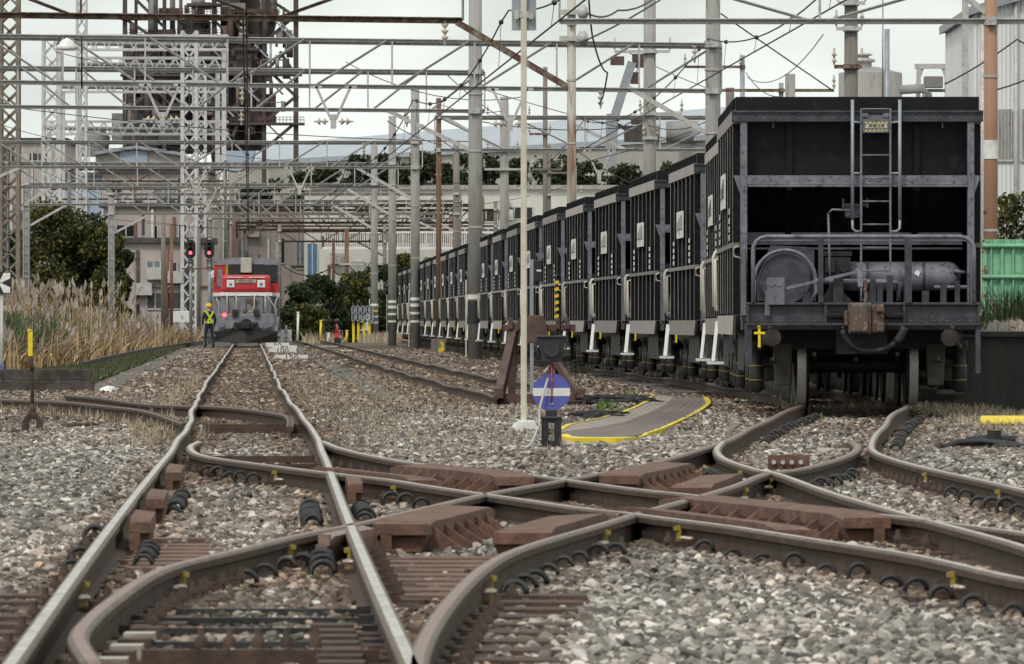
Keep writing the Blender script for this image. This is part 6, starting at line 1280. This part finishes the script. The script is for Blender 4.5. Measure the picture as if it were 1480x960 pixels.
Y = 700; k = Y/F; t = thing('harbour_crane', 'distant grey luffing crane with red hook gear left of a tall concrete pole', 'crane', (XY(905, Y), Y, 0)); q = MB(); q.bar((-1.2, 0, ZY(170, Y)), (.6, 0, ZY(90, Y)), .9, .9); q.bar((-2, 0, 0), (-1.4, 0, ZY(165, Y)), 1.2, 1.2); q.build('jib', M['galv_blue'], t); q = MB(); q.b2(-.2, 3.4, -1, 1, ZY(205, Y), ZY(182, Y)); q.bar((-1, 0, ZY(180, Y)), (3, 0, ZY(205, Y)), .4); q.b2(.5, 3, -1, 1, ZY(180, Y), ZY(170, Y)); q.build('machine_house', M['furnace'], t); q = MB(); q.box((-.9, 0, ZY(88, Y)), (1.4, .6, .9)); q.box((1.2, 0, ZY(88, Y)), (1.2, .6, 1.4)); q.box((.9, 0, ZY(113, Y)), (.9, .6, 1.2)); q.tube([(.9, 0, ZY(113, Y)), (1.3, 0, ZY(90, Y))], .05, 5); q.build('hook_gear', M['furnace_red'], t)
# long hall with blue roof
def quadbox(mb, a, b, z0, z1, dpt):
    a, b = Vector(a), Vector(b); d = Vector((0, dpt, 0)); p = [(a.x, a.y, z0), (b.x, b.y, z0), (b.x, b.y, z1), (a.x, a.y, z1)]; p2 = [(x, y+dpt, z) for x, y, z in p]; mb.add(p+p2, [(0,1,2,3),(7,6,5,4),(0,3,7,4),(1,5,6,2),(3,2,6,7)])
t = thing('long_hall', 'long low industrial hall with pale blue roof across the skyline', 'building'); a = P(330, 235, 900); b = P(1064, 205, 760); a2 = P(330, 213, 930); b2 = P(1064, 168, 790)
q = MB(); quadbox(q, (a.x, a.y, 0), (b.x, b.y, 0), 0, a.z, 60); q.build('wall', M['clad_beige'], t); q = MB(); e1, e2 = Vector((a.x, a.y-1, a.z)), Vector((b.x, b.y-1, a.z)); r1, r2 = Vector((a2.x, a2.y, a2.z)), Vector((b2.x, b2.y, a2.z+1.2)); q.add([e1, e2, r2, r1, e1-Vector((0, 0, .6)), e2-Vector((0, 0, .6)), r2+Vector((0, 30, -3)), r1+Vector((0, 30, -3))], [(0,1,2,3),(0,4,5,1),(3,2,6,7),(0,3,7,4),(1,5,6,2)]); q.build('roof', M['roof_blue'], t)
q = MB(); c_ = P(340, 220, 880); q.lathe([(2.4, 0), (2.6, .5), (2.4, 2.5)], 20, c_, 'Y'); q.build('roof_vent', M['clad_blue'], t); q = MB(); c_ = P(985, 195, 770); q.lathe([(1.2, -2), (1.3, 0), (1.25, 1.6)], 16, c_+Vector((.3, 0, .3)), 'X'); q.build('roof_vent', M['furnace_grey'], t)
t = thing('gabled_shed', 'beige gabled shed with blue centre panel below the furnace', 'building'); Y = 560; q = MB(); gz = lambda px: ZY({150: 228, 200: 215, 268: 238}.get(px), Y)
pr = [(XY(138, Y), 0), (XY(268, Y), 0), (XY(268, Y), ZY(224, Y)), (XY(197, Y), ZY(213, Y)), (XY(138, Y), ZY(222, Y))]; q.prism(pr, 40, MXZ((0, Y, 0))); q.build('wall', M['clad_beige'], t); q = MB(); q.b2(XY(173, Y), XY(213, Y), Y-.15, Y-.02, ZY(236, Y), ZY(219, Y)); q.build('blue_panel', M['clad_blue'], t); q = MB(); q.bar((XY(136, Y), Y-.3, ZY(222, Y)), (XY(197, Y), Y-.3, ZY(212.6, Y)), .6, .25); q.bar((XY(197, Y), Y-.3, ZY(212.6, Y)), (XY(270, Y), Y-.3, ZY(224, Y)), .6, .25); q.build('roof_edge', M['galv_blue'], t)
# pink building
def building(label, Y, x0, x1, y0, dep, wm, wins=(), roof=True, y1=464+0, name='works_building', roofm='roof_dark'):
    t = thing(name, label, 'building', (XY((x0+x1)/2, Y), Y, 0)); cx = XY((x0+x1)/2, Y); q = MB(); q.b2(XY(x0, Y)-cx, XY(x1, Y)-cx, 0, dep, 0 if y1 >= 464 else ZY(y1, Y), ZY(y0, Y)); q.build('wall', M[wm], t)
    if roof: q = MB(); q.b2(XY(x0, Y)-cx-.3, XY(x1, Y)-cx+.3, -.35, dep+.3, ZY(y0, Y)+.002, ZY(y0, Y)+.3); q.build('roof', M[roofm], t)
    for (a, b, c, d, mm) in wins:
        q = MB(); q.b2(XY(a, Y)-cx, XY(b, Y)-cx, -.03, -.004, ZY(d, Y), ZY(c, Y)); wo = q.build('window', M[mm], t)
        if b-a > 8:
            q = MB(); n = max(2, int((b-a)/11))
            for i in range(n+1): x = XY(a+(b-a)*i/n, Y)-cx; q.b2(x-.04, x+.04, -.07, -.03, ZY(d, Y), ZY(c, Y))
            q.b2(XY(a, Y)-cx, XY(b, Y)-cx, -.09, -.03, ZY(d, Y)-.08, ZY(d, Y)); q.build('window_frame', M['galv'], wo)
    rg = random.Random(int(Y+x0)); z1 = ZY(y0, Y); w0, w1 = XY(x0, Y)-cx, XY(x1, Y)-cx
    for i in range(int((x1-x0)/22)):
        q = MB(); x = rg.uniform(w0+.3, w1-.3); za = z1*rg.uniform(.0, .4); zb_ = z1*rg.uniform(.6, 1.0)
        if i % 3 == 0: q.tube([(x, -.12, z1*.55), (x+rg.uniform(1.5, 4), -.12, z1*.55), (x+rg.uniform(1.5, 4), -.12, za)], .07, 6)
        else: q.tube([(x, -.12, za), (x, -.12, zb_)], rg.uniform(.05, .13), 6)
        q.build('wall_pipe', M[rg.choice(['conc_dark', 'galv', 'roof_dark', 'rust_pole'])], t)
    for i in range(int((x1-x0)/60)+1):
        q = MB(); x = rg.uniform(w0+1, w1-1); z = z1*rg.uniform(.45, .9); q.box((x, -.3, z), (.9, .55, .7)); q.build('air_unit', M['galv'], t)
    return t
tb = building('two storey pink beige works building left of the red signals', 400, 176, 300, 351, 9, 'wall_beige', ((212, 232, 378, 403, 'glass_pale'), (234, 256, 380, 402, 'glass'), (212, 262, 424, 446, 'roof_dark')))
building('taller stained beige building behind the pink works building', 430, 150, 310, 300, 14, 'wall_beige', ((168, 196, 326, 342, 'glass'), (216, 228, 327, 345, 'glass'), (205, 209, 308, 340, 'roof_dark'), (258, 270, 325, 345, 'glass')))
building('dark roofed upper works block below the gabled shed', 470, 148, 300, 250, 14, 'wall_beige', ((160, 176, 262, 285, 'glass'), (222, 250, 262, 288, 'glass_pale'), (256, 268, 258, 288, 'roof_dark'), (160, 290, 290, 300, 'roof_dark')))
building('pale grey clad block behind the left lattice masts', 520, 88, 150, 255, 14, 'clad_blue', ((112, 118, 280, 300, 'glass'),)); building('brown stained building behind the evergreen trees at the left edge', 540, -30, 92, 205, 16, 'wall_beige', ((10, 22, 215, 240, 'roof_dark'), (40, 70, 222, 232, 'roof_dark')))
building('stained grey works block behind the locomotive', 480, 296, 440, 300, 14, 'wall_beige', ((372, 380, 318, 332, 'glass'), (398, 412, 345, 380, 'glass'), (428, 440, 350, 388, 'glass_pale'), (330, 345, 320, 345, 'roof_dark')), True)
tv = building('long cream building with white balustrade right of the bushes', 460, 440, 1000, 360, 12, 'wall_cream', ((444, 459, 352.5, 406, 'bluedoor'),), False)
building('upper storey of pale concrete with dark window strips above the balustrade and a painted recess shadow behind it', 474, 440, 1000, 274, 14, 'wall_cream', ((512, 540, 298, 312, 'glass'), (600, 640, 304, 322, 'glass'), (690, 715, 303, 320, 'glass'), (452, 492, 290, 302, 'glass'), (730, 770, 300, 316, 'glass'), (470, 930, 331, 352, 'trough')), True, 464, 'concrete_building', 'concrete')  # wide flat strip painted dark as the shaded balcony recess behind the balusters
Y = 458; q = MB()
for i in range(150): x = XY(470+i*3.0, Y); q.box((x, Y, ZY(348, Y)), (.055, .05, 24*Y/F))
for py in (336, 359): q.bar((XY(466, Y), Y, ZY(py, Y)), (XY(925, Y), Y, ZY(py, Y)), .14)
tag(q.build('balustrade', M['white']), 'white balustrade railing along the cream building', 'railing')
# blast furnace
def furnace():
    Y = 720; k = Y/F; t = thing('blast_furnace', 'dark rusty blast furnace tower with grey pipes and platforms', 'furnace', (XY(305, Y), Y, 0)); X = lambda p: (p-305)*k; Zp = lambda p: ZY(p, Y)
    q = MB()
    for px, w_ in ((181, 6), (197, 4), (238, 5), (428, 7), (382, 6), (310, 7)): q.b2(X(px-w_/2), X(px+w_/2), -1, 0, 0, Zp(-60))
    q.build('steel_column', M['furnace'], t)
    q = MB()
    for px, r_, y0, y1 in ((220, 7, -60, 215), (248, 4, -60, 120), (285, 10, -60, 150), (385, 8, -20, 60)): q.tube([(X(px), 2, Zp(y1)), (X(px), 2, Zp(y0))], r_*k, 14)
    q.tube([(X(385), 1, Zp(60)), (X(385), 1, Zp(28)), (X(392), 1, Zp(-50))], 11*k, 14); q.lathe([(4*k, Zp(62)), (12*k, Zp(30)), (13*k, Zp(-50))], 16, (X(388), 1, 0)); q.build('gas_pipe', M['furnace_grey'], t)
    q = MB(); q.b2(X(318), X(345), 1, 8, Zp(200), Zp(-60)); q.b2(X(180), X(318), 4, 9, Zp(220), Zp(60)); q.b2(X(254), X(300), 3, 8, Zp(150), Zp(28)); q.b2(X(320), X(380), 2, 9, Zp(215), Zp(178)); q.build('furnace_shell', M['furnace'], t)
    q = MB(); q.lathe([(26*k, Zp(180)), (27*k, Zp(125)), (24*k, Zp(60)), (18*k, Zp(-60))], 24, (X(352), 6, 0)); q.build('furnace_body', M['furnace'], t)
    q = MB(); q.b2(X(322), X(362), -.2, 2.5, Zp(98), Zp(60)); q.build('hopper_house', M['furnace_tan'], t); q = MB()
    for py in (62, 84): q.b2(X(321), X(363), -.35, 2.6, Zp(py+1.5), Zp(py)); 
    q.b2(X(362), X(398), -.1, 2, Zp(178), Zp(136)); q.b2(X(318), X(362), -.3, 2.4, Zp(176), Zp(158)); q.b2(X(230), X(262), -.5, 1, Zp(22), Zp(12)); q.b2(X(362), X(402), -.5, 2, Zp(25), Zp(14)); q.b2(X(235), X(250), -.4, 0, Zp(105), Zp(92)); q.build('red_cladding', M['furnace_red'], t)
    q = MB()
    for x0, x1, py in ((175, 436, 26), (300, 436, 107), (320, 440, 178), (175, 330, 108), (180, 320, 52), (250, 330, 150)): q.b2(X(x0), X(x1), -1.6, 1.5, Zp(py+3), Zp(py))
    q.build('platform', M['furnace'], t); q = MB()
    for x0, x1, py in ((300, 436, 107), (320, 440, 178), (230, 405, 22), (180, 320, 52)):
        n = int((x1-x0)/5)
        for i in range(n+1): q.bar((X(x0+i*5), -1.55, Zp(py)), (X(x0+i*5), -1.55, Zp(py-8)), .06)
        for dy in (4, 8): q.bar((X(x0), -1.55, Zp(py-dy)), (X(x1), -1.55, Zp(py-dy)), .06)
    q.build('platform_railing', M['furnace_red'], t); q = MB()
    for (a, b, c, d) in ((382, 62, 425, 25), (382, 105, 428, 62), (395, 108, 428, 140), (382, 178, 428, 140), (385, 214, 425, 180), (181, 60, 240, 110), (240, 60, 181, 105), (181, 110, 240, 160), (240, 112, 185, 160), (185, 30, 215, 50), (340, 30, 382, 105), (310, 30, 340, 60), (310, 105, 382, 60), (310, 178, 382, 120), (197, 0, 238, 40), (390, 0, 428, 25), (405, 75, 425, 105), (320, 178, 345, 214), (345, 178, 330, 214)): MB().bar((X(a), -1, Zp(b)), (X(c), -1, Zp(d)), .32).build('diagonal_brace', M['furnace'], t)
    q = MB(); q.lathe([(10*k, Zp(65)), (14*k, Zp(75)), (14*k, Zp(50))], 16, (X(372), 0, 0)); q.tube([(X(362), 0, Zp(60)), (X(376), 0, Zp(62)), (X(380), 0, Zp(80)), (X(378), 0, Zp(105))], 8*k, 12); q.tube([(X(205), -1, Zp(140)), (X(225), -1, Zp(115)), (X(265), -1, Zp(110))], 3*k, 10); q.tube([(X(262), -1, Zp(0)), (X(262), -1, Zp(130))], 2.5*k, 10); q.tube([(X(330), -1, Zp(0)), (X(330), -1, Zp(215))], 2*k, 10); q.build('duct', M['furnace'], t)
    rg = random.Random(21)
    for i in range(70):
        q = MB(); a = rg.uniform(180, 425); y0 = rg.uniform(-20, 190); L = rg.uniform(15, 60); r_ = rg.choice([.07, .12, .2, .35])
        if rg.random() < .5: q.tube([(X(a), -1.2, Zp(y0)), (X(a), -1.2, Zp(y0+L))], r_, 6)
        elif rg.random() < .6: q.tube([(X(a), -1.3, Zp(y0)), (X(min(432, a+L)), -1.3, Zp(y0))], r_*.7, 6); q.tube([(X(a), -1.3, Zp(y0)), (X(a), -1.3, Zp(y0+12))], r_*.7, 6)
        else: q.bar((X(a), -1.35, Zp(y0)), (X(min(432, a+L*.7)), -1.35, Zp(y0+L*.7)), .18)
        q.build('pipework', M[rg.choice(['furnace', 'furnace', 'furnace_grey', 'furnace_red', 'furnace_tan', 'galv_blue'])], t)
    for i in range(14):
        q = MB(); a = rg.uniform(185, 400); y0 = rg.uniform(0, 190); q.b2(X(a), X(a+rg.uniform(10, 28)), -1.1, 1, Zp(y0+rg.uniform(8, 20)), Zp(y0)); q.build('equipment_box', M[rg.choice(['furnace', 'furnace_red', 'furnace_grey', 'furnace'])], t)
    q = MB(); q.b2(X(160), X(262), 2, 8, Zp(205), Zp(118+45)); q.lathe([(22*k, Zp(225)), (26*k, Zp(198)), (16*k, Zp(182))], 18, (X(130), 4, 0)); q.build('dust_catcher', M['furnace_grey'], t)
furnace()
